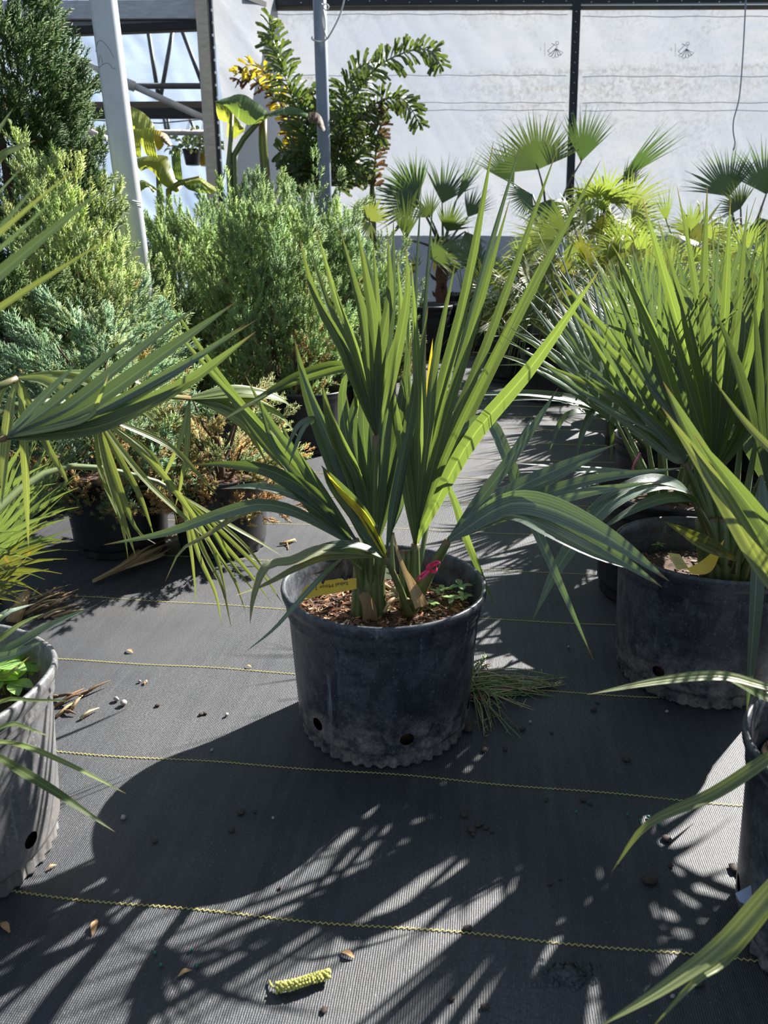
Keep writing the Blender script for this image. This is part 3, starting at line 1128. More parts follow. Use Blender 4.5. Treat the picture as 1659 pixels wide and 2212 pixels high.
# two bright blades curling over, left of the middle
frond(palm, M_BRIGHT, (770, 900, 1.27), [(800, 1150, 1.25)], [
    [(765, 815), (735, 787, 1.25), (650, 808, 1.22), (560, 860, 1.18), (463, 918, 1.12), .017], [(775, 820), (752, 796, 1.24), (680, 812, 1.22), (600, 840, 1.2), (520, 880, 1.15), .015]], fold=.3, tw=.1, pr=.003, n=20)
frond(palm, M_SABAL2, (690, 900, 1.17), [(760, 1100, 1.19)], [
    [(665, 905), (640, 925), (615, 980, 1.12), .010], [(670, 910), (650, 935), (622, 1010, 1.12), .009]], fold=.2, tw=.2, pr=.003)
# front blade with a yellow edge
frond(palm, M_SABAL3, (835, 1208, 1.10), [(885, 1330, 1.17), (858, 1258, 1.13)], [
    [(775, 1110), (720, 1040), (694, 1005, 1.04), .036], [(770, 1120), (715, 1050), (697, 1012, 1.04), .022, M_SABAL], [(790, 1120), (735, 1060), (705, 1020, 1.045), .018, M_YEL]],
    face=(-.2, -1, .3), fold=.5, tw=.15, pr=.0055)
# narrow dark blades in the gap
frond(palm, M_SABAL3, (836, 1185, 1.16), [(812, 1320, 1.20)], [[(850, 1090), (868, 990), (888, 900, 1.2), .018], [(858, 1090), (880, 980), (905, 860, 1.22), .012]], fold=.6, tw=.3, pr=.004)
frond(palm, M_SABAL2, (845, 1150, 1.33), [(850, 1250, 1.30)], [[(870, 1070), (858, 980, 1.36), .014], [(862, 1060), (838, 1000, 1.36), .012]], fold=.2, tw=.3, pr=.004)
frond(palm, M_YEL, (920, 900, 1.33), [], [[(928, 800), (935, 730, 1.35), .010]], fold=.2, tw=.1, pr=.002)
# folded, drying blades that hang over the rim
frond(palm, M_DRYG, (830, 1205, 1.10), [(836, 1212, 1.105)], [
    [(760, 1190, 1.07), (690, 1190, 1.05), (635, 1212), (575, 1225, 1.0), (548, 1290, .985), (540, 1348, .98), .030],
    [(770, 1200, 1.07), (700, 1205, 1.05), (640, 1228), (575, 1262), (508, 1287, .98), .022, M_DRYG],
    [(790, 1185, 1.09), (745, 1178, 1.07), (690, 1185, 1.06), (640, 1205, 1.04), .03, M_SABAL3]], face=(0, -.6, 1), fold=.3, tw=.25, pr=.005, n=20, label='frond with drying, folded blades and a brown hanging tip')
frond(palm, M_SABAL2, (745, 1200, 1.13), [(780, 1230, 1.15)], [[(700, 1240, 1.06), (640, 1305, 1.0), (590, 1360), (528, 1410, .94), .011]], fold=.3, tw=.2, pr=.003, n=16)
# stem bases and dry sheaths
mb = MB()
for px, w0, w1, lean in ((772, .013, .010, 6), (792, .015, .012, 2), (808, .014, .011, -3), (823, .012, .009, -8), (784, .012, .009, -2)):
    c = cr([P(px, 1338, 1.185), P(px + lean * .4, 1290, 1.188), P(px + lean, 1180, 1.19)], 8)
    mb2 = MB()
    mb2.tube(c, [w0 + (w1 - w0) * i / 8 - (.002 if i == 0 else 0) for i in range(9)], 10)
    mb2.build('petiole_base', M_STEM, palm)
for px in (900, 884, 872):
    mb2 = MB()
    mb2.tube(cr([P(px, 1322, 1.21), P(px, 1270, 1.205), P(px - 2, 1190, 1.20)], 6), [.008, .008, .0075, .007, .007, .0065, .006], 10)
    mb2.build('petiole_base', M_STEM, palm)
mb = MB()
mb.ribbon([P(800, 1340, 1.165), P(797, 1310, 1.162), P(783, 1278, 1.16)], .026, (0, -1, .2), .5, 8, 5, lambda t: 1 - .35 * t)
mb.build('dry_sheath', M_DRY, palm)['label'] = 'torn brown dry sheath at the stem base'
for q in ([(905, 1312, 1.12), (885, 1260, 1.12), (858, 1190, 1.14), (850, 1150, 1.16)], [(918, 1308, 1.13), (900, 1270, 1.13), (878, 1232, 1.14)]):
    mb = MB()
    mb.ribbon([P(*p) for p in q], .013, (0, -1, .4), .3, 8, 3, lambda t: 1 - .8 * t)
    mb.build('dry_sheath', M_DRY, palm)['label'] = 'bleached dry strip of old leaf base'
for q in ([(830, 1322, 1.12), (842, 1300, 1.14), (858, 1286, 1.17)], [(828, 1262, 1.2), (850, 1275, 1.19), (885, 1298, 1.17)]):
    mb = MB()
    mb.tube(cr([P(*p) for p in q], 6), .003, 6)
    mb.build('twig', M_DRY, palm)


# seedlings growing in pots
def seedling(root, p, s, rng, mat_=None, nl=4):
    o = MB()
    top = p + Vector((rng.uniform(-.1, .1) * s, rng.uniform(-.1, .1) * s, s * .7))
    o.tube([p, top], s * .03, 5)
    st = o.build('weed_seedling', mat_ or M_SEED, root)
    for k in range(nl):
        a = k * 2 * math.pi / nl + rng.uniform(-.4, .4)
        d = Vector((math.cos(a), math.sin(a), rng.uniform(.1, .4)))
        q = MB()
        q.ribbon([top, top + d * s * .4, top + d * s * .8 - Vector((0, 0, s * .15))], s * .42, (0, 0, 1), .15, 6, 3, lambda t: math.sin(math.pi * min(1, max(.06, t * .93 + .05))))
        q.build('leaf', mat_ or M_SEED, st)
    return st


rg = random.Random(4)
for px, py, s in ((862, 1302, .028), (958, 1290, .024), (992, 1288, .030), (1000, 1308, .024), (975, 1312, .024), (942, 1292, .018), (830, 1333, .020), (930, 1318, .020), (1008, 1300, .016)):
    p = G(px, py, .228)
    seedling(palm, p, s, rg, None, rg.choice((3, 4, 4)))
# pink ribbon tied round the leaning petiole
rib = thing('pink_ribbon', 'bright pink ribbon tied round the leaning petiole in the middle pot', 'ribbon', P(930, 1225, 1.13))
mb = MB()
k0 = P(932, 1222, 1.125)
for k in range(3):
    pts = [k0 + Vector((.008 * math.cos(t * 2 * math.pi / 14), .004 * math.sin(t * 4 * math.pi / 14) - .004, .006 * math.sin(t * 2 * math.pi / 14) - .002 * k)) for t in range(15)]
    mb.tube(pts, .0012, 6)
mb.build('wrap', M_PINK, rib)
mb = MB()
mb.tube(cr([k0 + Vector((0, -.006, .006)), P(944, 1212, 1.11), P(950, 1216, 1.105), P(940, 1220, 1.11), k0 + Vector((0, -.008, 0))], 14), .0016, 6)
mb.build('bow', M_PINK, rib)
for q in ([(928, 1232, 1.12), (915, 1246, 1.115), (902, 1256, 1.118)], [(928, 1230, 1.122), (912, 1240, 1.12), (900, 1252, 1.125)]):
    mb = MB()
    mb.tube(cr([P(*p) for p in q], 6), [.0024, .0022, .002, .002, .0016, .0014, .001], 6)
    mb.build('ribbon_end', M_PINK, rib)


# tags ------------------------------------------------------------
def text_tris(body, size=1.0):
    cu = bpy.data.curves.new('lettering', 'FONT')
    cu.body = body
    cu.size = size
    cu.resolution_u = 2
    o = bpy.data.objects.new('lettering', cu)
    COL.objects.link(o)
    dg = bpy.context.evaluated_depsgraph_get()
    me = bpy.data.meshes.new_from_object(o.evaluated_get(dg))
    vs_ = [v.co.copy() for v in me.vertices]
    fs_ = [tuple(p.vertices) for p in me.polygons]
    bpy.data.objects.remove(o)
    bpy.data.curves.remove(cu)
    bpy.data.meshes.remove(me)
    return vs_, fs_


def curved_tag(name, label, mat_, surf, cat='tag', n=16, texts=(), ink=None, edge=None, group=None, marks=()):
    """surf(s,t) -> point; the sheet with a little thickness, lettering on its near face"""
    org = surf(.5, .5)
    root = thing(name, label, cat, surf(.5, 0), group)
    mb = MB()
    ids = []
    for i in range(n + 1):
        s = i / n
        lo, hi = (0, 1) if edge is None else edge(s)
        ids.append([mb.add(surf(s, lo + (hi - lo) * k / 3), (s, k / 3)) for k in range(4)])
    for i in range(n):
        for k in range(3):
            mb.face(ids[i][k], ids[i + 1][k], ids[i + 1][k + 1], ids[i][k + 1])
    mb.build('sheet', mat_, root)
    for body, s0, t0, hs, ht, flip in texts:
        vs_, fs_ = text_tris(body)
        wmax = max(v.x for v in vs_)
        mb = MB()
        for v in vs_:
            a, c = v.x / wmax * hs, v.y * ht
            s, t = (s0 - a, t0 - c) if flip else (s0 + a, t0 + c)
            p = surf(s, t)
            e = 1e-3
            nn = (surf(s + e, t) - p).cross(surf(s, t + e) - p).normalized()
            if nn.dot(Vector((0, 0, CAMH)) - p) < 0:
                nn = -nn
            mb.add(p + nn * .0006)
        mb.f = fs_
        mb.build('lettering', ink or M_INK, root, False)
    if marks:
        mb = MB()
        for c in marks:
            q = [surf(a, b_) for a, b_ in c]
            v = (Vector((0, 0, CAMH)) - q[0]).normalized() * .0007
            mb.tube(cr([p + v for p in q], 12), .0003, 4)
        mb.build('handwriting' if ink is None else 'small_print', ink or M_INK, root)
    return root


tl = [P(643, 1292, 1.09), P(668, 1262, 1.12), P(718, 1252, 1.15), P(770, 1246, 1.17)]
bl = [P(650, 1298, 1.09), P(676, 1290, 1.115), P(720, 1282, 1.145), P(770, 1272, 1.165)]
ct, cb = cr(tl, 40), cr(bl, 40)


def smp(c, s):
    s = min(1, max(0, s)) * (len(c) - 1)
    i = min(len(c) - 2, int(s))
    return c[i].lerp(c[i + 1], s - i)


curved_tag('plant_tag', 'yellow plant tag with upside-down lettering curled on the mulch of the middle pot', M_YTAG,
           lambda s, t: smp(cb, s).lerp(smp(ct, s), t), n=24,
           texts=[('Sabal Minor 7 gal', .88, .70, .66, .36, True)],
           edge=lambda s: (0, 1 - (.28 if .46 < s < .54 or .80 < s < .86 else 0) - (.1 if s > .86 else 0)))
curved_tag('plant_tag', 'small white tag with handwriting behind the stems in the middle pot', M_WTAG,
           lambda s, t: P(826, 1250, 1.24).lerp(P(846, 1252, 1.23), s).lerp(P(829, 1224, 1.245).lerp(P(852, 1235, 1.235), s), t),
           marks=[[(.30, .55), (.36, .68), (.40, .50), (.46, .66), (.50, .52)], [(.54, .80), (.55, .50)], [(.60, .50), (.62, .85), (.64, .52), (.70, .60), (.74, .50)], [(.78, .50), (.80, .85)], [(.84, .62), (.90, .66), (.86, .50), (.94, .56)]])

# ================================================================== the palm in the pot to the right
C1 = Vector((0.636, 1.40, 0))
rp = thing('potted_palm', 'large sabal palm in the black pot at the right, light pink string on a stem', 'palm', C1)
pot_part(rp, M_POT, n=120, dent=.006, seed=3.0)
soil_part(rp, .156, .205, 700, random.Random(8), cols=[(.16, .08, .05), (.06, .035, .025), (.3, .2, .13), (.10, .05, .03), (.42, .34, .26)])
WF = 0.64
frond(rp, M_SABAL, (1540, 1030, 1.42), [(1560, 1220, 1.40), (1552, 1130, 1.41)], [
    [(1535, 850), (1520, 650), (1528, 400, 1.42), .034], [(1510, 850), (1460, 680), (1388, 430, 1.36), .036, M_BRIGHT], [(1525, 900), (1490, 720), (1420, 470, 1.42), .024],
    [(1530, 850), (1500, 600), (1462, 400, 1.48), .022], [(1555, 880), (1565, 700), (1578, 430, 1.44), .030, M_BRIGHT], [(1565, 880), (1590, 700), (1615, 440, 1.45), .028],
    [(1580, 900), (1630, 700), (1660, 470, 1.42), .032, M_BRIGHT], [(1600, 920), (1670, 780), (1720, 600, 1.42), .03], [(1545, 850), (1545, 640), (1556, 480, 1.5), .020, M_SABAL2],
    [(1515, 930), (1475, 800), (1430, 650, 1.36), .028], [(1590, 960), (1640, 850), (1690, 700, 1.38), .034, M_BRIGHT]], fold=.35, w=.03, tw=.35, pr=.011)
frond(rp, M_BRIGHT, (1500, 990, 1.40), [(1556, 1220, 1.395), (1530, 1100, 1.40)], [
    [(1470, 900), (1420, 750), (1323, 532, 1.30), .034], [(1465, 910), (1400, 800), (1304, 560, 1.34), .020, M_SABAL2], [(1460, 920), (1380, 800), (1190, 580, 1.36), .024],
    [(1455, 930), (1360, 800), (1200, 640, 1.38), .022, M_SABAL], [(1450, 940), (1340, 830), (1195, 600, 1.42), .018], [(1445, 950), (1330, 850), (1170, 675, 1.42), .018, M_SABAL2],
    [(1490, 900), (1430, 760), (1362, 520, 1.42), .024, M_SABAL2]], fold=.45, tw=.3, pr=.009)
frond(rp, M_SABAL2, (1480, 1000, 1.38), [(1556, 1220, 1.39), (1520, 1100, 1.39)], [
    [(1430, 930), (1300, 820), (1140, 690, 1.26), .014], [(1425, 935), (1290, 840), (1085, 695, 1.25), .013], [(1420, 940), (1280, 860), (1073, 716, 1.22), .012],
    [(1415, 940), (1300, 830), (1195, 675, 1.34), .016], [(1410, 950), (1330, 860), (1160, 780, 1.24), .022, M_SABAL], [(1440, 960), (1370, 900), (1330, 800, 1.3), .022],
    [(1470, 930), (1400, 830), (1310, 700, 1.34), .020], [(1460, 980), (1390, 900), (1250, 800, 1.28), .022], [(1450, 990), (1360, 920), (1280, 870, 1.2), .020]],
    fold=.4, tw=.4, pr=.008, n=14)
WF = 0.76
# its wide blade arching down to the left
frond(rp, M_SABAL2, (1508, 1095, 1.30), [(1556, 1225, 1.37), (1535, 1150, 1.33)], [
    [(1480, 1060, 1.24), (1410, 1045, 1.2), (1310, 1090, 1.16), (1215, 1210, 1.13), (1150, 1340, 1.12), .050], [(1470, 1050, 1.24), (1400, 1035, 1.2), (1320, 1065, 1.17), (1260, 1110, 1.15), .030],
    [(1480, 1075, 1.24), (1420, 1080, 1.2), (1350, 1110, 1.17), (1290, 1150, 1.15), .030]],
    face=(0, -.6, .9), fold=.25, tw=.1, pr=.006, n=20)
frond(rp, M_SABAL2, (1490, 1060, 1.34), [(1556, 1225, 1.38)], [
    [(1380, 1025, 1.30), (1260, 1012, 1.25), (1116, 1001, 1.18), .018], [(1400, 1040, 1.3), (1290, 1020), (1118, 1020, 1.2), .008]], face=(0, -.5, 1), fold=.3, tw=.1, pr=.005, n=16)
# blade across the pot with a yellow back-lit face
frond(rp, M_YEL, (1590, 1210, 1.22), [(1585, 1235, 1.28)], [[(1540, 1180, 1.2), (1490, 1155, 1.18), (1434, 1126, 1.15), .028, M_CHAM], [(1545, 1190, 1.2), (1500, 1168), (1450, 1132, 1.15), .02, M_CHAM]], fold=.3, tw=.1, pr=.004)
# hanging blade at the right edge
frond(rp, M_SABAL2, (1645, 1030, 1.17), [(1580, 1220, 1.32), (1625, 1080, 1.22)], [[(1640, 1080, 1.14), (1635, 1250, 1.10), (1625, 1400, 1.08), (1612, 1548, 1.06), .030], [(1655, 1080, 1.15), (1670, 1250, 1.10), (1665, 1400, 1.1), .02]],
      fold=.3, tw=.1, pr=.005, n=16)
rr_ = random.Random(15)
for k in range(11):
    az = math.radians(-75 + k * 15)
    el = math.radians(rr_.uniform(42, 78))
    out = Vector((math.cos(az), math.sin(az), 0))
    d = out * math.cos(el) + Vector((0, 0, math.sin(el)))
    b_ = C1 + Vector((.05, 0, .21)) + out * .03
    h = b_ + d * rr_.uniform(.18, .30)
    fan(rp, rr_.choice([M_SABAL, M_SABAL2, M_SABAL3]), h, d, Vector((0, 0, 1)) * math.cos(el) - out * math.sin(el) + Vector((0, rr_.uniform(-.5, .5), 0)), rr_.uniform(.48, .66), 14, math.radians(rr_.uniform(60, 95)),
        [b_, b_.lerp(h, .5)], fuse=.38, droop=rr_.uniform(.1, .4), rng=rr_, cup=.05, shape=.15, wig=.12, pleat=.5, rows=8, pr=.008)
for px, ln in ((1545, 4), (1562, 0), (1580, -6), (1530, 8)):
    mb = MB()
    mb.tube(cr([P(px, 1250, 1.37), P(px - ln, 1190, 1.375), P(px - ln * 2, 1120, 1.38)], 6), [.016, .0155, .015, .014, .013, .012, .011], 10)
    mb.build('petiole_base', M_STEM, rp)
for px, py, s in ((1395, 1148, .03), (1455, 1155, .04), (1422, 1190, .02)):
    seedling(rp, G(px, py, .21), s, rg)
st = thing('pink_string', 'light pink string looped on a stem of the right-hand potted palm', 'string', P(1607, 1090, 1.2))
mb = MB()
mb.tube(cr([P(1612, 1062, 1.18), P(1600, 1085, 1.17), P(1604, 1105, 1.17), P(1615, 1095, 1.17), P(1612, 1075, 1.17), P(1605, 1110, 1.18), P(1598, 1150, 1.2)], 30), .0022, 6)
mb.build('loop', M_PINKL, st)
curved_tag('plant_tag', 'pale yellow printed tag lying on the soil of the right-hand pot', M_YTAGP,
           lambda s, t: P(1462, 1230, 1.27).lerp(P(1488, 1228, 1.28), s).lerp(P(1442, 1194, 1.30).lerp(P(1468, 1197, 1.30), s), t), marks=[[(.15, .35 + .12 * q), (.8 - .1 * (q % 2), .35 + .12 * q)] for q in range(4)], ink=M_INKG)
curved_tag('plant_tag', 'orange-yellow tag curled against the stems in the right-hand pot', M_YTAG,
           lambda s, t: smp(cr([P(1483, 1228, 1.25), P(1505, 1218, 1.27), P(1530, 1200, 1.30), P(1550, 1180, 1.33)], 20), s) .lerp(
               smp(cr([P(1495, 1240, 1.25), P(1525, 1240, 1.27), P(1545, 1222, 1.3), P(1565, 1165, 1.33)], 20), s), 1 - t))

# ================================================================== pots and palms at the very front
C2 = Vector((0.600, 0.729, 0))
fp = thing('potted_palm', 'palm in the black pot cut off by the lower right edge, blades reaching in', 'palm', C2)
pot_part(fp, M_POT, n=120, dent=.006, seed=3.0)
soil_part(fp, .156, .225, 250, random.Random(9))
frond(fp, M_DROOP, (1760, 1500, .80), [(1900, 1700, .76)], [[(1659, 1484, .80), (1560, 1460, .80), (1430, 1470, .79), (1270, 1500, .77), .018], [(1670, 1510, .8), (1600, 1480, .8), (1540, 1455, .8), .016, M_SABAL]],
      face=(0, -.5, 1), fold=.3, tw=.1, pr=.006, n=18)
frond(fp, M_DROOP, (1780, 1560, .72), [(1900, 1700, .74)], [[(1659, 1638, .70), (1540, 1715, .68), (1400, 1780, .66), (1320, 1885, .64), .018]], face=(0, -.7, 1), fold=.3, tw=.1, pr=.006, n=18)
frond(fp, M_DROOP, (1790, 1780, .56), [(1900, 1800, .66)], [[(1659, 1930, .53), (1560, 2040, .51), (1440, 2130, .49), (1290, 2220, .47), .020], [(1659, 1960, .53), (1570, 2070, .51), (1500, 2120, .49), (1400, 2230, .47), .012]],
      face=(0, -.7, 1), fold=.35, tw=.1, pr=.006, n=18)
frond(fp, M_SABAL, (1720, 1330, .84), [(1820, 1600, .77)], [[(1640, 1190, .85), (1540, 1030, .87), (1432, 824, .90), .042], [(1650, 1230, .83), (1540, 1040, .84), (1430, 880, .87), .030, M_DROOP],
      [(1700, 1220, .83), (1640, 1120, .84), (1500, 940, .86), .030]], fold=.35, tw=.1, pr=.008)
frond(fp, M_DROOP, (1800, 1100, .86), [(1850, 1500, .8)], [[(1659, 965, .9), (1600, 900, .92), (1543, 822, .94), .014]], fold=.3, tw=.1, pr=.004)
curved_tag('plant_tag', 'pale blue-white label sticking out beside the front right pot', M_BTAG,
           lambda s, t: P(1588, 1930, .722).lerp(P(1622, 1912, .728), s).lerp(P(1598, 1948, .718).lerp(P(1628, 1962, .722), s), 1 - t))

C3 = Vector((-0.629, 0.89, 0))
lp = thing('potted_palm', 'palm in the weathered grey pot at the left edge with leafy weeds in it', 'palm', C3)
pot_part(lp, M_POTG, n=120, dent=.012, seed=6.0)
soil_part(lp, .154, .19, 250, random.Random(11))
for px, py, s in ((12, 1500, .07), (40, 1490, .055), (0, 1512, .05), (60, 1478, .05), (25, 1520, .05), (-20, 1490, .06)):
    seedling(lp, G(px, py, .20), s, rg, None, 5)
# the big fan leaf reaching in from the left
frond(lp, M_SABAL, (14, 946, .95), [(-260, 1300, .86), (-160, 1080, .9), (-60, 970, .94)], [
    [(200, 918), (390, 835), (552, 717, .97), .030], [(195, 898), (380, 800), (556, 690, .99), .026], [(175, 885), (350, 765), (510, 652, 1.0), .026, M_SABAL2],
    [(150, 876), (300, 756), (428, 660, 1.0), .024, M_SABAL2], [(120, 868), (220, 780), (312, 713, 1.0), .020, M_SABAL2], [(90, 862), (165, 786, 1.0), .016, M_SABAL2],
    [(180, 908), (215, 860), (236, 806, .93), .014, M_DROOP], [(190, 925), (300, 885), (420, 820, .93), .034], [(190, 905), (360, 815), (530, 700, .98), .022, M_SABAL2]],
    face=(.2, -.7, .7), fold=.35, tw=.2, pr=.006, n=16)
frond(lp, M_LIME, (38, 817, 1.0), [(-260, 1200, .86), (-100, 900, .95)], [
    [(110, 812), (200, 830), (268, 890, 1.05), .020], [(95, 822), (150, 860), (190, 915, 1.0), .018, M_DROOP], [(60, 860), (100, 960), (145, 1040, .98), (118, 1055, .97), .014, M_DROOP],
    [(46, 860), (55, 1000), (62, 1188, .96), .018, M_DROOP], [(25, 860), (12, 960), (4, 1090, .95), .018, M_DROOP], [(0, 850), (-30, 960), (-40, 1100, .95), .02, M_DROOP],
    [(130, 806), (260, 812), (340, 850, 1.1), .015]], face=(0, -.7, .8), fold=.3, tw=.2, pr=.006, n=16)
frond(lp, M_DROOP, (205, 893, 1.10), [(-200, 1200, .88), (-60, 930, .95), (90, 868, 1.03)], [
    [(250, 1031, 1.12), (292, 1139), (337, 1175, 1.14), .015], [(232, 1019, 1.10), (271, 1136), (294, 1204, 1.12), .015], [(304, 1025, 1.12), (392, 1112), (459, 1177, 1.16), .014],
    [(256, 986, 1.12), (304, 1076), (334, 1163, 1.16), .013], [(325, 995, 1.14), (401, 1091), (498, 1236, 1.2), .013], [(362, 961, 1.16), (437, 1034), (470, 1070, 1.2), .013],
    [(330, 985, 1.15), (370, 1075), (384, 1136, 1.16), .008], [(290, 880, 1.15), (350, 925, 1.2), .010, M_LIME], [(215, 1010, 1.1), (262, 1130), (278, 1215, 1.12), .010]],
    face=(.3, -.7, .6), fold=.35, tw=.25, pr=.006, n=16)
frond(lp, M_LIME, (410, 860, 1.45), [(-200, 1250, .9), (60, 900, 1.1), (300, 856, 1.35)], [
    [(520, 848), (600, 860), (642, 890, 1.6), .040], [(520, 862), (600, 895), (645, 945, 1.6), .036], [(510, 885), (590, 940), (650, 1000), (690, 1025, 1.6), .034, M_DROOP],
    [(500, 890), (570, 950), (605, 1005, 1.55), .032, M_DROOP], [(480, 885), (540, 930), (575, 1000, 1.5), .03, M_DROOP], [(390, 950, 1.42), (355, 1030), (338, 1078, 1.42), .014, M_DROOP],
    [(404, 960, 1.42), (392, 1040), (378, 1098, 1.42), .014, M_DROOP], [(500, 842), (570, 848), (620, 862, 1.6), .034]], face=(0, -.6, .9), fold=.3, tw=.2, pr=.006, n=14)
frond(lp, M_DROOP, (392, 1070, 1.22), [(-160, 1250, .9), (100, 1020, 1.1), (300, 1028, 1.19)], [
    [(440, 1190, 1.22), (480, 1270), (500, 1358, 1.22), .010], [(430, 1200, 1.2), (465, 1280), (480, 1356, 1.2), .010], [(412, 1180, 1.18), (420, 1250), (424, 1312, 1.17), .009],
    [(470, 1160, 1.25), (540, 1240), (586, 1302, 1.28), .011], [(480, 1150, 1.25), (560, 1230), (612, 1306, 1.28), .010], [(450, 1170, 1.22), (505, 1250), (530, 1322, 1.25), .010],
    [(490, 1130, 1.27), (560, 1170), (616, 1205, 1.32), .010], [(470, 1140, 1.25), (520, 1190), (572, 1220, 1.3), .010], [(440, 1150, 1.22), (470, 1210), (490, 1290, 1.22), .012],
    [(475, 1130, 1.26), (540, 1190), (590, 1260, 1.3), .009], [(460, 1150, 1.22), (500, 1215), (560, 1290, 1.27), .008, M_LIME]],
    face=(.2, -.8, .5), fold=.3, tw=.3, pr=.005, n=14, w=.01)
frond(lp, M_SABAL2, (-280, 800, .74), [(-420, 1100, .8)], [[(-100, 600), (40, 468), (172, 358, .74), .010, M_DROOP], [(-100, 672), (60, 540), (232, 400, .74), .016], [(-100, 600), (20, 470), (122, 345, .76), .008],
      [(-100, 725), (80, 612), (245, 510, .78), .009, M_DROOP], [(-140, 600), (-30, 450), (62, 345, .76), .008], [(-120, 640), (20, 520), (150, 400, .75), .008]], face=(.2, -.8, .4), fold=.3, tw=.2, pr=.004)
frond(lp, M_LIME, (-40, 420, .95), [(-420, 1000, .85)], [[(0, 340), (40, 318), (76, 303, 1.0), .011], [(-10, 300), (10, 262), (30, 232, 1.0), .009]], fold=.3, tw=.2, pr=.004)
frond(lp, M_LIME, (-60, 1600, .80), [(-120, 1640, .82)], [[(20, 1565), (60, 1573), (110, 1592, .80), .009], [(40, 1608), (150, 1652), (272, 1714, .76), .010], [(40, 1662), (125, 1714), (250, 1798, .74), .015, M_BRIGHT],
      [(0, 1517), (80, 1513), (166, 1514, .82), .007], [(-10, 1632), (10, 1640), (32, 1645, .8), .009, M_YEL]], face=(0, -.4, 1), fold=.35, tw=.2, pr=.005)
frond(lp, M_SABAL2, (-90, 1440, .98), [(-140, 1560, .9)], [[(20, 1400), (110, 1350), (205, 1308, 1.05), .018], [(10, 1420), (50, 1405), (98, 1384, .98), .022], [(0, 1380), (50, 1345), (95, 1325, 1.05), .016, M_LIME],
      [(0, 1335), (40, 1315), (75, 1304, 1.05), .022], [(-10, 1340), (5, 1330), (28, 1308, 1.02), .016, M_LIME], [(0, 1462), (30, 1448), (64, 1418, .95), .014, M_DROOP]], face=(0, -.6, .8), fold=.35, tw=.2, pr=.005)

# clump palm behind the grey pot
cl = thing('clump_palm', 'bushy fan palm with yellow-tipped olive fronds growing behind the grey pot', 'palm', Vector((-.98, 1.72, 0)))
rgc = random.Random(12)
for hx, hy, d, tx, ty, td, ns, sp in ((-40, 1220, 1.62, 165, 1065, 1.58, 18, 70), (-30, 1240, 1.55, 160, 1140, 1.5, 14, 60), (0, 1180, 1.75, 150, 940, 1.75, 16, 80), (-60, 1120, 1.7, 60, 900, 1.7, 16, 90),
                                      (-40, 1190, 1.55, 120, 1010, 1.5, 16, 80), (-80, 1260, 1.5, 80, 1235, 1.45, 12, 60), (20, 1120, 1.85, 185, 905, 1.9, 14, 60), (-90, 1180, 1.5, 50, 1080, 1.45, 14, 90),
                                      (-30, 1290, 1.5, 95, 1215, 1.45, 10, 50)):
    pfan(cl, M_CHAM if ty > 1120 else rgc.choice([M_PALMG, M_PALMG, M_SABAL]), hx, hy, d, tx, ty, td, int(ns * .72), sp, nrm=(rgc.uniform(-.3, .3), -.8, .5), pet=[(-30, 1300, 1.66), (hx * .6 - 15, (hy + 1290) / 2, d)], rng=rgc, fuse=.36, droop=.05, wig=.25, pleat=.5, pr=.004)
mb = MB()
mb.tube(cr([Vector((-.98, 1.72, 0)), Vector((-.975, 1.71, .08)), Vector((-.97, 1.7, .16))], 6), [.035, .037, .036, .034, .03, .027, .024], 10)
mb.build('trunk', M_FIBRE, cl)
mb = MB()
mb.tube([G(28, 1345), P(48, 1300, 1.66), P(62, 1275, 1.69)], [.018, .014, .006], 8)
mb.build('dead_leaf_base', M_DRY, cl)

# ================================================================== conifers
def spindle(a, b, r, V, F, C, col):
    a, b = np.array(a), np.array(b)
    d = b - a
    L = np.linalg.norm(d)
    d = d / L
    x = np.cross(d, [0, 0, 1.0])
    if np.linalg.norm(x) < .1:
        x = np.cross(d, [1.0, 0, 0])
    x /= np.linalg.norm(x)
    y = np.cross(d, x)
    i = len(V)
    V += [a + r * (x * math.cos(t) + y * math.sin(t)) for t in (0, 2.094, 4.189)] + [b]
    F += [(i, i + 1, i + 3), (i + 1, i + 2, i + 3), (i + 2, i, i + 3)]
    C += [col] * 4


def spray_proto(rng, kind):
    """a juniper branchlet along +Z, unit length"""
    V, F, C = [], [], []
    nside = 13
    spindle((0, 0, 0), (0, 0, 1), .05, V, F, C, 0.9)
    for k in range(nside):
        t = .12 + .8 * k / nside
        a = k * 2.4 + rng.uniform(-.5, .5)
        l = (.42 - .22 * t) * rng.uniform(.8, 1.2)
        up = .9 if kind == 'up' else .55
        e = (math.cos(a) * l * .75, math.sin(a) * l * .75, t + l * up)
        spindle((0, 0, t), e, .046, V, F, C, .75 + .35 * t)
    return np.array(V), np.array(F), np.array(C)


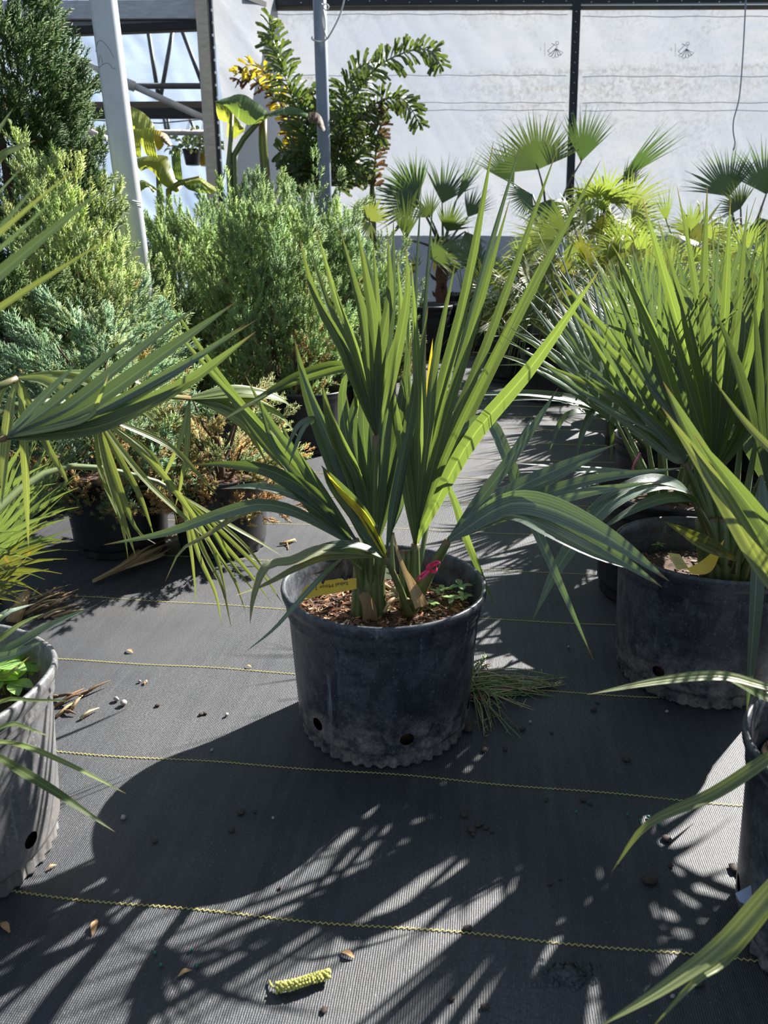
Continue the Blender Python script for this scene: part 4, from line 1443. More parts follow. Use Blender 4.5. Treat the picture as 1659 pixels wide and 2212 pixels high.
def crown(root, name, centre, prof_pts, nplume, nspray, slen, cols, rng, upness=.7, brown=(.28, .16, .07), brownz=0.0, squash=1.0, plume=.22, inner=.55, kind='up', skip=None):
    """flame-shaped tufts over an envelope r(z) = prof_pts"""
    npr = np.random.RandomState(rng.randrange(10 ** 6))
    V, F, C = spray_proto(rng, kind)
    zs = np.array([p[0] for p in prof_pts])
    rs = np.array([p[1] for p in prof_pts])
    c = np.array(centre)
    AV, AF, AC = [], [], []
    tot = 0
    zz = np.linspace(zs[0], zs[-1], 60)
    w = np.interp(zz, zs, rs) + .03
    w /= w.sum()
    slen *= .80
    nspray = int(nspray * 1.7)
    nplume = int(nplume * 1.25)
    rs = rs + .035
    zs = zs + np.linspace(0, .04, len(zs))
    for i in range(nplume):
        z = npr.choice(zz, p=w) + npr.uniform(-.02, .02)
        a = npr.uniform(0, 2 * math.pi)
        r = np.interp(z, zs, rs) * npr.uniform(inner, 1.0)
        base = np.array([r * .72 * math.cos(a), r * .72 * math.sin(a) * squash, max(zs[0] - .08, z - plume * 1.05)])
        d = np.array([math.cos(a) * (1 - upness), math.sin(a) * (1 - upness), upness]) + npr.normal(0, .12, 3)
        d /= np.linalg.norm(d)
        pl = plume * npr.uniform(.7, 1.25)
        tone = npr.uniform(.75, 1.25)
        colr = np.array(cols[npr.randint(len(cols))])
        isb = npr.random_sample() < brownz * max(0, 1 - (z - zs[0]) / (zs[-1] - zs[0]) * 2.2)
        for s in range(nspray):
            t = npr.random_sample() ** .8
            off = npr.normal(0, 1, 3)
            off -= d * off.dot(d)
            off *= pl * .12 * (1 - t * .75)
            p = base + d * pl * t + off
            dd = d * 1.0 + off / (np.linalg.norm(off) + 1e-6) * npr.uniform(.2, .9) * (1 - .6 * t) + npr.normal(0, .15, 3)
            dd /= np.linalg.norm(dd)
            x = np.cross(dd, npr.normal(0, 1, 3))
            x /= np.linalg.norm(x)
            y = np.cross(dd, x)
            L = slen * npr.uniform(.7, 1.3)
            M = np.stack([x, y, dd], 1) * L
            AV.append(V @ M.T + (c + p))
            AF.append(F + tot)
            tot += len(V)
            k = tone * npr.uniform(.85, 1.15)
            cc = colr
            if isb or npr.random_sample() < brownz * .5 * max(0, .75 - (z - zs[0]) / (zs[-1] - zs[0])):
                cc = np.array(brown)
            g = np.ones((len(V), 4))
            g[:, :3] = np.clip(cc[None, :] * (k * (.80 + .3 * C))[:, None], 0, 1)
            AC.append(g)
    AV, AF, AC = np.concatenate(AV), np.concatenate(AF), np.concatenate(AC)
    o = ORG[root.name]
    me = bpy.data.meshes.new(name)
    nv, nf = len(AV), len(AF)
    me.vertices.add(nv)
    me.vertices.foreach_set('co', (AV - np.array(o)).astype(np.float32).ravel())
    me.loops.add(nf * 3)
    me.loops.foreach_set('vertex_index', AF.astype(np.int32).ravel())
    me.polygons.add(nf)
    me.polygons.foreach_set('loop_start', np.arange(0, nf * 3, 3, dtype=np.int32))
    ca = me.color_attributes.new('Col', 'FLOAT_COLOR', 'POINT')
    ca.data.foreach_set('color', AC.astype(np.float32).ravel())
    me.update(calc_edges=True)
    me.materials.append(M_JUN)
    ob = bpy.data.objects.new(name, me)
    COL.objects.link(ob)
    ob.parent = root
    ORG[ob.name] = Vector(o)
    ob['kind'] = 'stuff'
    return ob


def conifer(label, x, y, prof, nplume, nspray, slen, cols, seed, pot_s=.8, potm=None, group=None, trunk_r=.014, **kw):
    root = thing('potted_juniper', label, 'shrub', Vector((x, y, 0)), group)
    rng = random.Random(seed)
    o = pot_part(root, potm or M_POTB, n=60, holes=False)
    o.scale = (pot_s, pot_s, pot_s)
    soil_part(root, .156 * pot_s, .235 * pot_s, 120, rng, nr=4, na=20, mound=.01)
    mb = MB()
    top = prof[-1][0]
    mb.tube(cr([(x, y, .2 * pot_s), (x + rng.uniform(-.03, .03), y, top * .5), (x + rng.uniform(-.02, .02), y, top * .74)], 8), [trunk_r * (1.1 - i / 8) + .002 for i in range(9)], 7)
    tk = mb.build('trunk', M_BARK, root)
    for k in range(9):
        z = prof[0][0] + (top - prof[0][0]) * (k + .5) / 15
        a = k * 2.4
        r = np.interp(z, [p[0] for p in prof], [p[1] for p in prof]) * .55
        mb = MB()
        mb.tube(cr([(x, y, z - .04), (x + r * .5 * math.cos(a), y + r * .5 * math.sin(a), z), (x + r * math.cos(a), y + r * math.sin(a), z + .09)], 5), [.006, .005, .005, .004, .003, .002], 5)
        mb.build('branch', M_BARK, root)
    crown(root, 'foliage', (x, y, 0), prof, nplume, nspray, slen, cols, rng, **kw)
    return root


GREEN = [(0.31, 0.40, 0.175), (0.35, 0.43, 0.175), (0.275, 0.375, 0.185)]
GOLD = [(0.40, 0.46, 0.17), (0.36, 0.43, 0.19), (0.44, 0.47, 0.20)]
BLUE = [(0.24, 0.34, 0.22), (0.29, 0.39, 0.26), (0.30, 0.36, 0.18)]
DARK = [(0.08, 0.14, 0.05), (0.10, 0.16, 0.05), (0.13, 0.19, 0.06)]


def at(px, py, d):
    p = P(px, py, d)
    return p.x, p.y


x, y = at(245, 1000, 2.12)
conifer('blue-green juniper with tan inner twigs in the pot with the price sticker', x, y, [(.22, .20), (.36, .27), (.52, .25), (.66, .18), (.78, .08)], 135, 17, .042, BLUE, 21, .85,
        upness=.45, brownz=.55, brown=(.50, .36, .19), plume=.15, inner=.45)
x, y = at(470, 1000, 2.12)
conifer('low juniper with orange-brown dead sprays in the next pot right of the price sticker', x, y, [(.20, .13), (.30, .17), (.42, .14), (.52, .08)], 60, 16, .040, [(.34, .36, .16), (.28, .38, .20), (.46, .38, .18)], 22, .82,
        upness=.3, brownz=.6, brown=(.55, .36, .18), plume=.13, inner=.4)
x, y = at(190, 700, 2.75)
conifer('golden-green cone-shaped juniper in front of the thick steel pole', x, y, [(.25, .28), (.5, .32), (.72, .22), (.88, .12), (1.0, .05), (1.08, .02)], 170, 17, .052, GOLD, 23, .95,
        upness=.8, brownz=.25, plume=.25, brown=(.38, .30, .13))
x, y = at(95, 300, 2.95)
conifer('slim golden-green juniper with a pointed tip beside the dark cypress', x, y, [(.3, .14), (.7, .12), (.95, .08), (1.1, .04), (1.22, .01)], 80, 16, .052, GOLD[:2] + GREEN[:1], 24, .95, upness=.8, plume=.22)
x, y = at(590, 700, 3.45)
conifer('tall green juniper in the middle of the row behind the middle pot', x, y, [(.22, .24), (.45, .30), (.7, .27), (.9, .20), (1.06, .11), (1.17, .04)], 190, 17, .060, GREEN, 25, .95, upness=.84, brownz=.35, plume=.28, brown=(.34, .26, .12))
x, y = at(420, 700, 3.95)
conifer('green juniper in the row just right of the thick steel pole', x, y, [(.25, .26), (.5, .31), (.75, .29), (.95, .20), (1.10, .08)], 170, 16, .062, GREEN, 26, .95, upness=.84, brownz=.35, plume=.28, brown=(.34, .26, .12))
x, y = at(690, 650, 4.1)
conifer('green juniper in the row in front of the slender steel pole', x, y, [(.25, .22), (.5, .28), (.8, .25), (1.0, .17), (1.20, .05)], 150, 16, .062, GREEN, 27, .95, upness=.85, brownz=.3, plume=.28, brown=(.34, .26, .12))
x, y = at(800, 650, 4.3)
conifer('green juniper at the right end of the row beside the hanging fan leaf', x, y, [(.2, .18), (.45, .24), (.7, .19), (.92, .06)], 100, 15, .062, GREEN, 28, .9, upness=.8, brownz=.3, plume=.26, brown=(.34, .26, .12))
x, y = at(500, 600, 4.7)
conifer('green juniper with its tip showing between two nearer ones', x, y, [(.4, .25), (.8, .26), (1.05, .16), (1.27, .04)], 100, 15, .066, GREEN, 33, .9, upness=.78, plume=.25)
x, y = at(12, 300, 3.5)
conifer('tall dark green cypress filling the upper left corner', x, y, [(.5, .26), (1.0, .28), (1.5, .26), (2.0, .22), (2.5, .12)], 240, 17, .075, DARK, 29, 1.0, upness=.62, plume=.30, trunk_r=.03)
x, y = at(150, 300, 3.6)
conifer('feathery dark cypress sprays rising beside the thick pole', x, y, [(.7, .07), (1.0, .10), (1.3, .09), (1.6, .03)], 42, 13, .07, DARK, 30, 1.0, upness=.8, plume=.3, trunk_r=.02)
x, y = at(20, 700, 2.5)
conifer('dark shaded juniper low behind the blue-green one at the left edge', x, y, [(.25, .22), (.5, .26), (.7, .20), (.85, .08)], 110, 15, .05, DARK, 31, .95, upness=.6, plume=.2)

# price sticker on the pot
pst = thing('price_sticker', 'small yellow price sticker reading $24 on a black pot', 'sticker', P(282, 1100, 1.95))
q0, q1, q2, q3 = P(267, 1086, 1.935), P(296, 1086, 1.935), P(297, 1109, 1.93), P(268, 1109, 1.93)
mb = MB()
for a_, b_ in ((q3, q2), (q0, q1)):
    for k in range(5):
        mb.add(a_.lerp(b_, k / 4) + Vector((0, -.004 * math.sin(math.pi * k / 4), 0)))
for k in range(4):
    mb.face(k, k + 1, k + 6, k + 5)
mb.build('sheet', M_YTAGP, pst)
for body, sx, sy, w_, h_ in (('$', .10, .55, .16, .45), ('24', .30, .18, .50, .85), ('-', .84, .62, .1, .35)):
    vs_, fs_ = text_tris(body)
    wx = max(v.x for v in vs_)
    mb = MB()
    for v in vs_:
        s, t = sx + v.x / wx * w_, sy + v.y * h_
        mb.add(q3.lerp(q2, s).lerp(q0.lerp(q1, s), t) + Vector((0, -.0052, 0)))
    mb.f = fs_
    mb.build('lettering', M_INK, pst, False)

# ================================================================== steel poles, cords
pole = thing('steel_pole', 'thick galvanised steel pole among the junipers at the left with pencil marks', 'pole', P(312, 640, 3.05) * 1)
pa, pb = P(219, -30, 2.98), P(303, 620, 3.08)
dirp = (pb - pa).normalized()
pl = pb + dirp * ((0 - pb.z) / dirp.z)
pole.location = pl
ORG[pole.name] = pl.copy()
mb = MB()
mb.tube([pl, pl - dirp * 1.2, pl - dirp * 2.6, pl - dirp * 3.4], .0450, 32)
mb.build('shaft', M_GALV, pole)
mb = MB()


def on_pole(px, py, r=.0455, dd=None):
    o = Vector((0, 0, CAMH))
    d = ray(px, py).normalized()
    a = -dirp
    w = o - pl
    d2 = d - a * d.dot(a)
    w2 = w - a * w.dot(a)
    A, Bq, Cq = d2.dot(d2), 2 * d2.dot(w2), w2.dot(w2) - r * r
    D = Bq * Bq - 4 * A * Cq
    if D < 0:
        D = 0
    return o + d * ((-Bq - math.sqrt(D)) / (2 * A))


for c_ in ([(207, 112), (209, 95), (216, 87), (226, 93), (235, 105), (242, 116), (246, 125)], [(208, 142), (215, 145), (222, 139), (232, 136), (239, 141), (244, 149), (249, 146)], [(216, 118), (214, 134)], [(219, 120), (221, 136)]):
    mb.tube(cr([on_pole(*q, .0452) for q in c_], 16), .0009, 4)
mb.build('pencil_mark', M_INKG, pole)
cord = thing('white_cord', 'white cord tied round the thick steel pole', 'cord', P(265, 425, 2.98))
for k, off in enumerate((0, 5, 9)):
    mb = MB()
    c_ = [on_pole(228 + t * 78, 403 + off * .6 + 35 * t + 6 * math.sin(math.pi * t) + (off if t > .5 else 0) * .3, .0465) for t in [i / 10 for i in range(11)]]
    mb.tube(c_, .0018, 5)
    mb.build('strand', M_CORD, cord)
mb = MB()
mb.tube(cr([on_pole(230, 408, .047), P(233, 440, 3.0), P(239, 480, 3.02), P(240, 540, 3.05)], 10), .0016, 5)
mb.build('loose_end', M_CORD, cord)

pole2 = thing('steel_pole', 'slender blue-grey steel pole standing beside the tall foxtail palm', 'pole', P(702, 385, 6.2))
pa, pb = P(689, -40, 6.1), P(702, 390, 6.2)
d2_ = (pb - pa).normalized()
pl2 = pb + d2_ * ((0 - pb.z) / d2_.z)
pole2.location = pl2
ORG[pole2.name] = pl2.copy()
mb = MB()
mb.tube([pl2, pl2 - d2_ * 1.5, pl2 - d2_ * 3.8], .046, 24)
mb.build('shaft', M_GALVB, pole2)
cord2 = thing('white_cord', 'pale cord wrapped round the slender pole and hanging from above', 'cord', P(690, 85, 6.05))
mb = MB()
mb.tube(cr([P(746, -10, 6.0), P(735, 30, 6.0), P(720, 62, 6.0), P(706, 84, 6.02), P(692, 91, 6.04), P(675, 85, 6.06), P(674, 80, 6.12)], 24), .006, 6)
mb.build('line', M_CORD, cord2)
mb = MB()
mb.tube(cr([P(706, 84, 6.02), P(697, 50, 6.03), P(699, 12, 6.03), P(708, 10, 6.02), P(710, 18, 6.02), P(702, 22, 6.02), P(696, 8, 6.03), P(703, 50, 6.03), P(700, 80, 6.03)], 30), .005, 6)
mb.build('knot', M_CORD, cord2)
wire = thing('hanging_wire', 'thin grey wire hanging in front of the plastic wall at the right', 'wire', P(1600, 160, 7.5))
mb = MB()
mb.tube(cr([P(1612, -20, 7.5), P(1608, 60, 7.5), P(1604, 130, 7.5), P(1597, 210, 7.5), P(1585, 258, 7.5), P(1584, 285, 7.5), P(1588, 310, 7.5), P(1584, 325, 7.5)], 40), .0055, 6)
mb.build('strand', M_GALVB, wire)

# ================================================================== bananas
def patch(root, top, bot, d, mat_, name='leaf', belly=.03, n=14, m=6, dtop=0.0, dbot=-.06):
    """a hanging piece of leaf between two edges read off the photograph, bellied towards the viewer"""
    a = cr([P(x, y, d + dtop) for x, y in top], n)
    c = cr([P(x, y, d + dbot) for x, y in bot], n)
    mb = MB()
    ids = []
    for i in range(n + 1):
        row = []
        for k in range(m + 1):
            t = k / m
            p = a[i].lerp(c[i], t) + Vector((0, -belly * math.sin(math.pi * t) + .008 * math.sin(i * 2.1 + k), 0))
            row.append(mb.add(p, (i / n, .1 + .6 * t)))
        ids.append(row)
    for i in range(n):
        for k in range(m):
            mb.face(ids[i][k], ids[i][k + 1], ids[i + 1][k + 1], ids[i + 1][k])
    return mb.build(name, mat_, root)


def stalk(root, pts, r0, r1, mat_=None):
    mb = MB()
    mb.tube(cr(pts, 10), [r0 + (r1 - r0) * i / 10 for i in range(11)], 8)
    return mb.build('leaf_stalk', mat_ or M_STEM, root)


bx = P(500, 400, 6.0)
bn = thing('banana_plant', 'banana plant with one broad green folded leaf beside the timber post', 'plant', Vector((bx.x, 6.0, 0)))
patch(bn, [(465, 219), (484, 213), (521, 203), (551, 219), (577, 240)], [(466, 222), (491, 231), (503, 246), (536, 270), (568, 262)], 6.0, M_BANANA)
patch(bn, [(466, 222), (480, 226), (491, 231), (501, 241), (513, 258), (528, 278)], [(472, 257), (484, 263), (494, 267), (490, 295), (504, 300), (530, 281)], 6.05, M_BANANAY, dbot=.02)  # back half of the same leaf, its lit-through glow put into a yellower colour
patch(bn, [(562, 252), (590, 238), (630, 230), (668, 246)], [(566, 262), (592, 250), (632, 246), (664, 254)], 6.0, M_BANANA, belly=.01)
patch(bn, [(660, 244), (680, 242), (694, 252), (703, 280)], [(668, 262), (682, 268), (690, 276), (700, 284)], 6.0, M_BROWN, 'dry_leaf_tip', .01)
stalk(bn, [Vector((bx.x, 6, 0)), P(495, 385, 6.0), P(497, 330, 6.0), P(501, 245, 6.03)], .035, .014)
stalk(bn, [Vector((bx.x + .05, 6, 0)), P(505, 350, 6.02), P(526, 300, 6.02), P(564, 256, 6.0)], .035, .018)
stalk(bn, [Vector((bx.x + .27, 6, 0)), P(574, 390, 6.05), P(567, 300, 6.05), P(568, 255, 6.05)], .05, .030, M_CHAM)

by = thing('banana_plant', 'banana plant with torn yellow-green leaves behind the thick steel pole', 'plant', Vector((P(330, 400, 5.0).x, 5.0, 0)))
for top, bot, d, mm in (
        ([(281, 229), (305, 240), (322, 255), (336, 276)], [(283, 277), (300, 300), (318, 335), (340, 312)], 5.05, M_BANANAY),
        ([(284, 279), (296, 278), (308, 280)], [(291, 335), (298, 340), (306, 339)], 4.95, M_BANANAY),
        ([(309, 278), (320, 276), (332, 281)], [(318, 336), (330, 338), (341, 343)], 4.95, M_BANANAY),
        ([(331, 280), (341, 281), (352, 287)], [(341, 326), (348, 322), (355, 312)], 4.95, M_YEL),
        ([(350, 285), (362, 292), (373, 314)], [(348, 300), (356, 310), (370, 317)], 4.95, M_DRY),
        ([(292, 342), (330, 336), (362, 338), (369, 362), (394, 405)], [(305, 370), (318, 364), (335, 376), (350, 398), (384, 418)], 5.0, M_BANANAY),
        ([(369, 323), (380, 330), (391, 318)], [(379, 388), (388, 392), (396, 396)], 5.0, M_BANANA),
        ([(400, 392), (432, 384), (452, 396), (477, 411)], [(405, 400), (432, 396), (446, 408), (458, 418)], 4.9, M_BANANAY),
        ([(393, 396), (415, 394), (437, 396)], [(408, 410), (430, 416), (456, 419)], 4.95, M_BANANA),
        ([(162, 324), (180, 310), (198, 300), (220, 290)], [(166, 346), (176, 352), (196, 318), (220, 336)], 4.95, M_BANANAY),
        ([(172, 352), (200, 358), (227, 384)], [(182, 406), (205, 404), (228, 400)], 4.9, M_BANANAY),
        ([(298, 392), (312, 390), (343, 410)], [(302, 415), (320, 404), (331, 418)], 4.92, M_BANANAY)):
    patch(by, top, bot, d, mm)
bo = ORG[by.name]
stalk(by, [bo.copy(), P(345, 430, 5.0), P(343, 390, 5.0), P(340, 340, 5.0)], .035, .014)
stalk(by, [bo + Vector((.05, 0, 0)), P(365, 435, 4.97), P(372, 408, 4.96), P(400, 389, 4.93), P(432, 385, 4.9)], .035, .014, M_CHAM)
stalk(by, [bo + Vector((-.3, 0, 0)), P(240, 420, 4.97), P(225, 385, 4.93), P(172, 350, 4.9)], .03, .012)

# ================================================================== foxtail palm
fx0 = Vector((P(700, 400, 7.0).x, 7.0, 0))
fx = thing('foxtail_palm', 'tall foxtail palm with bushy plume fronds against the plastic wall', 'palm', fx0)


def plume_frond(root, path, W, mat_, n, rng, Lw=.020, tipm=None):
    c = cr(path, n)
    mb = MB()
    mb.tube(c, [.010 * (1 - .8 * i / n) + .002 for i in range(n + 1)], 6)
    fr = mb.build('frond', M_STEM, root)
    mb = MB()
    for i in range(1, n):
        t = i / n
        if t < .12:
            continue
        T = (c[min(i + 1, n)] - c[i - 1]).normalized()
        for k in range(7):
            a = rng.uniform(0, 2 * math.pi)
            x = T.cross(Vector((0, 0, 1))).normalized()
            y_ = T.cross(x)
            d = (x * math.cos(a) + y_ * math.sin(a)) * .85 + T * rng.uniform(.25, .7)
            d.normalize()
            L = W * (math.sin(math.pi * min(.97, .2 + t * .75)) * .55 + .45) * rng.uniform(.8, 1.15)
            p0 = c[i]
            mb.ribbon([p0, p0 + d * L * .55, p0 + d * L - Vector((0, 0, .15 * L))], Lw * rng.uniform(.8, 1.3), (rng.uniform(-.5, .5), -1, rng.uniform(-.4, .6)), .2, 4, 3,
                      lambda t_: .3 + .7 * t_ if t_ < .85 else .75)
    lf = mb.build('leaflets', mat_, fr)
    lf['kind'] = 'stuff'
    return fr


rf = random.Random(41)
crn = P(700, 395, 7.0)
for pth, W_, mm, n in (
        ([P(690, 420, 7.0), P(660, 300, 7.0), P(615, 160, 7.05), P(585, 70, 7.1), P(590, 35, 7.1)], .20, M_PALMG, 26),
        ([P(715, 400, 7.0), P(745, 260, 6.95), P(800, 160, 6.9), P(870, 115, 6.85), P(930, 110, 6.85), P(955, 150, 6.85)], .17, M_PALMG, 28),
        ([P(720, 400, 7.0), P(755, 290, 7.0), P(810, 225, 7.0), P(870, 215, 7.0), P(912, 275, 7.0)], .16, M_PALMG, 22),
        ([P(690, 420, 7.1), P(670, 330, 7.1), P(665, 260, 7.1), P(650, 200, 7.15)], .22, M_PALMD, 18),
        ([P(705, 420, 7.1), P(735, 310, 7.1), P(745, 210, 7.15), P(770, 150, 7.15), P(820, 130, 7.1)], .20, M_PALMG, 22),
        ([P(700, 430, 7.05), P(680, 380, 7.0), P(640, 330, 6.95), P(600, 330, 6.9)], .20, M_PALMG, 16),
        ([P(715, 430, 7.05), P(760, 360, 7.05), P(790, 300, 7.0), P(830, 290, 7.0)], .18, M_PALMG, 16),
        ([P(700, 430, 7.05), P(720, 380, 7.0), P(760, 350, 6.95), P(800, 380, 6.95)], .18, M_PALMG, 14),
        ([P(690, 430, 7.05), P(660, 390, 7.0), P(640, 370, 6.95), P(620, 400, 6.9)], .16, M_PALMG, 12),
        ([P(660, 420, 7.2), P(625, 260, 7.2), P(590, 180, 7.2), P(545, 140, 7.2), P(505, 165, 7.2)], .14, M_YEL, 18),
        ([P(660, 420, 7.22), P(620, 250, 7.22), P(580, 200, 7.2), P(530, 160, 7.2), P(508, 190, 7.2)], .12, M_BROWN, 12),
        ([P(805, 430, 7.0), P(815, 300, 7.0), P(830, 250, 7.0), P(815, 220, 7.0)], .12, M_BROWN, 10),
        ([P(700, 420, 7.1), P(690, 300, 7.1), P(690, 240, 7.15), P(700, 180, 7.15)], .20, M_PALMD, 16)):
    plume_frond(fx, pth, W_, mm, int(n * 1.5), rf, .025)
for px in (690, 708, 805):
    mb = MB()
    b0 = P(px, 440, 7.05)
    mb.tube([Vector((b0.x, b0.y, 0)), b0, P(px, 380, 7.05)], [.035, .03, .02], 10)
    mb.build('trunk', M_STEM, fx)

# ================================================================== palms at the back
def potted(name, label, x, y, pot_s=1.0, trunk=0.0, tmat=None, chips=0, group=None, tr=.05, potm=None):
    root = thing(name, label, 'palm', Vector((x, y, 0)), group)
    o = pot_part(root, potm or M_POTB, n=60, holes=False)
    o.scale = (pot_s,) * 3
    soil_part(root, .156 * pot_s, .235 * pot_s, chips, random.Random(2), nr=4, na=20)
    if trunk:
        mb = MB()
        z0 = .23 * pot_s
        c = [Vector((x, y, z0 + trunk * i / 8)) for i in range(9)]
        mb.tube(c, [tr * (1 + .12 * (-1) ** i) for i in range(9)], 10)
        tk = mb.build('trunk', tmat or M_FIBRE, root)
        for k in range(10):
            a = k * 2.4
            q = c[min(8, 1 + k * 7 // 10)]
            m2 = MB()
            d = Vector((math.cos(a), math.sin(a), .7))
            m2.ribbon([q + d * tr * .7, q + d * (tr + .03), q + d * (tr + .055) + Vector((0, 0, .02))], .03, (0, -1, .4), .3, 4, 3)
            m2.build('old_leaf_base', M_FIBRE, tk)
    return root


tx, _ = at(955, 560, 7.3)
wp = potted('windmill_palm', 'windmill palm with a short fibrous brown trunk in front of the plastic wall', tx, 7.3, 1.35, .62, tr=.055)
WT = P(957, 545, 7.3)
for hx, hy, d, tx_, ty_, td, ns, sp, m_ in (
        (905, 440, 7.2, 790, 385, 7.2, 24, 150, M_PALMD), (900, 430, 7.3, 850, 330, 7.4, 22, 110, M_PALMD), (985, 435, 7.4, 1042, 318, 7.5, 12, 28, M_PALMD), (955, 440, 7.4, 985, 330, 7.5, 20, 90, M_PALMD),
        (965, 500, 7.1, 1000, 425, 7.0, 20, 110, M_PALMG), (877, 518, 7.0, 880, 400, 7.0, 18, 60, M_PALMG), (1010, 470, 7.5, 1050, 400, 7.6, 16, 80, M_PALMD), (930, 470, 7.0, 900, 410, 7.0, 16, 120, M_PALMG),
        (1005, 500, 7.4, 1030, 560, 7.3, 14, 90, M_PALMD)):
    pfan(wp, m_, hx, hy, d, tx_, ty_, td, ns, sp, nrm=(R.uniform(-.3, .3), -1, R.uniform(-.1, .4)), pet=[WT, P((hx + 957) / 2, (hy + 535) / 2, d)], rng=R, fuse=.38, droop=.10, wig=.15, pr=.012, shape=.12, pleat=.5, pmat=M_STEMD)
mb = MB()
mb.ribbon([P(950, 530, 7.2), P(940, 560, 7.18), P(938, 595, 7.18)], .035, (0, -1, 0), .2, 6, 3)
tgw = thing('ribbon_tag', 'orange-yellow ribbon hanging on the windmill palm trunk', 'ribbon', P(943, 560, 7.18))
mb.build('ribbon', M_YTAG, tgw)

# hanging pale fan left of it
sx, _ = at(835, 600, 5.2)
sp_ = potted('fan_palm', 'small fan palm with one pale silvery fan beside the last juniper', sx, 5.2, .9)
for hx, hy, tx_, ty_, ns, sp, m_ in ((798, 477, 800, 400, 24, 190, M_DROOP), (800, 482, 770, 520, 16, 150, M_DROOP), (795, 470, 745, 440, 14, 120, M_SABAL2)):
    pfan(sp_, m_, hx, hy, 5.0, tx_, ty_, 4.95, ns, sp, pet=[P(835, 640, 5.2), (818, 540, 5.1)], rng=R, fuse=.35, droop=.15, wig=.2, pr=.009, pmat=M_STEMD)

# tall fan palms along the plastic wall
x1, _ = at(1190, 400, 7.2)
f1 = potted('fan_palm', 'tall fan palm with a big round back-lit fan near the black batten', x1, 7.2, 1.4, .5, tr=.06)
ct1 = Vector((x1, 7.2, .85))
for hx, hy, d, tx_, ty_, td, ns, sp, m_, nr_ in (
        (1163, 366, 7.0, 1130, 236, 7.1, 34, 165, M_PALMG, (.1, -1, .2)), (1255, 350, 7.2, 1275, 225, 7.3, 24, 75, M_PALMD, (0, -1, .1)), (1335, 395, 7.0, 1470, 262, 7.0, 14, 28, M_PALMD, (0, -1, .2)),
        (1345, 410, 6.9, 1385, 340, 6.9, 12, 60, M_PALMD, (0, -1, .2)), (1110, 400, 7.3, 1050, 300, 7.4, 22, 70, M_PALMD, (.3, -1, .1)), (1150, 420, 6.9, 1090, 450, 6.8, 20, 120, M_PALMD, (0, -1, .5)),
        (1190, 430, 6.8, 1190, 520, 6.7, 20, 140, M_PALMD, (0, -1, .3))):
    pfan(f1, m_, hx, hy, d, tx_, ty_, td, ns, sp, nrm=nr_, pet=[ct1, P((hx + 1190) / 2, hy + 60, d)], rng=R, fuse=.45, droop=.05, wig=.1, pr=.012, shape=.08, pleat=.5, pmat=M_STEMD)
x2, _ = at(1600, 430, 7.4)
f2 = potted('fan_palm', 'tall dark fan palm at the right edge in front of the plastic wall', x2, 7.4, 1.4, .5, tr=.06)
ct2 = Vector((x2, 7.4, .85))
for hx, hy, d, tx_, ty_, td, ns, sp, m_ in ((1575, 425, 7.3, 1535, 310, 7.4, 26, 120, M_PALMD), (1655, 420, 7.3, 1650, 285, 7.4, 26, 120, M_PALMD), (1700, 430, 7.2, 1760, 320, 7.2, 24, 110, M_PALMG), (1600, 450, 7.0, 1560, 400, 7.0, 20, 150, M_PALMG),
                                          (1640, 470, 6.9, 1660, 560, 6.8, 18, 120, M_PALMD)):
    pfan(f2, m_, hx, hy, d, tx_, ty_, td, ns, sp, pet=[ct2, P((hx + 1600) / 2, hy + 70, d)], rng=R, fuse=.42, droop=.06, wig=.1, pr=.012, shape=.1, pleat=.5, pmat=M_STEMD)

# bright lime fan palms in the crowd
LIME = [
    ('lime-green fan palm with one round drooping leaf below the black batten', 1290, 5.7, [(1292, 425, 1296, 350, 22, 200, .25), (1320, 430, 1385, 420, 16, 110, .4), (1270, 420, 1195, 440, 14, 100, .5), (1300, 440, 1400, 370, 10, 70, .3)]),
    ('lime-green fan palm with a flat fan pointing left across the wall', 1235, 5.0, [(1215, 515, 1085, 462, 16, 45, .05), (1225, 500, 1145, 420, 14, 55, .1), (1200, 520, 1130, 560, 14, 90, .2), (1240, 520, 1260, 610, 14, 120, .2)]),
    ('lime-green fan palm with an upright fan in the middle of the crowd', 1350, 4.9, [(1350, 545, 1325, 445, 24, 110, .1), (1375, 540, 1420, 470, 16, 100, .2), (1340, 560, 1270, 540, 14, 100, .3), (1390, 560, 1480, 520, 14, 100, .3)]),
    ('lime-green fan palm with upright leaves right of the crowd middle', 1480, 5.3, [(1440, 480, 1425, 380, 14, 50, .1), (1490, 500, 1480, 410, 16, 120, .2), (1520, 510, 1580, 470, 14, 110, .3), (1470, 520, 1410, 540, 14, 110, .3)]),
    ('lime-green fan palm at the right edge of the crowd', 1610, 4.9, [(1610, 540, 1590, 450, 18, 140, .2), (1640, 560, 1700, 500, 16, 120, .3), (1580, 570, 1530, 540, 14, 120, .3)]),
    ('yellowing fan palm low at the front of the lime crowd', 1200, 4.5, [(1195, 590, 1140, 540, 16, 120, .3), (1215, 590, 1250, 540, 16, 110, .3), (1190, 620, 1120, 640, 12, 90, .4), (1230, 620, 1300, 640, 14, 100, .3)]),
    ('olive fan palm with thin drooping fans behind the tall blades of the middle palm', 1110, 5.2, [(1110, 600, 1060, 540, 16, 130, .3), (1120, 600, 1160, 530, 16, 120, .2), (1100, 620, 1050, 640, 14, 110, .4), (1130, 570, 1120, 490, 12, 60, .1)])]
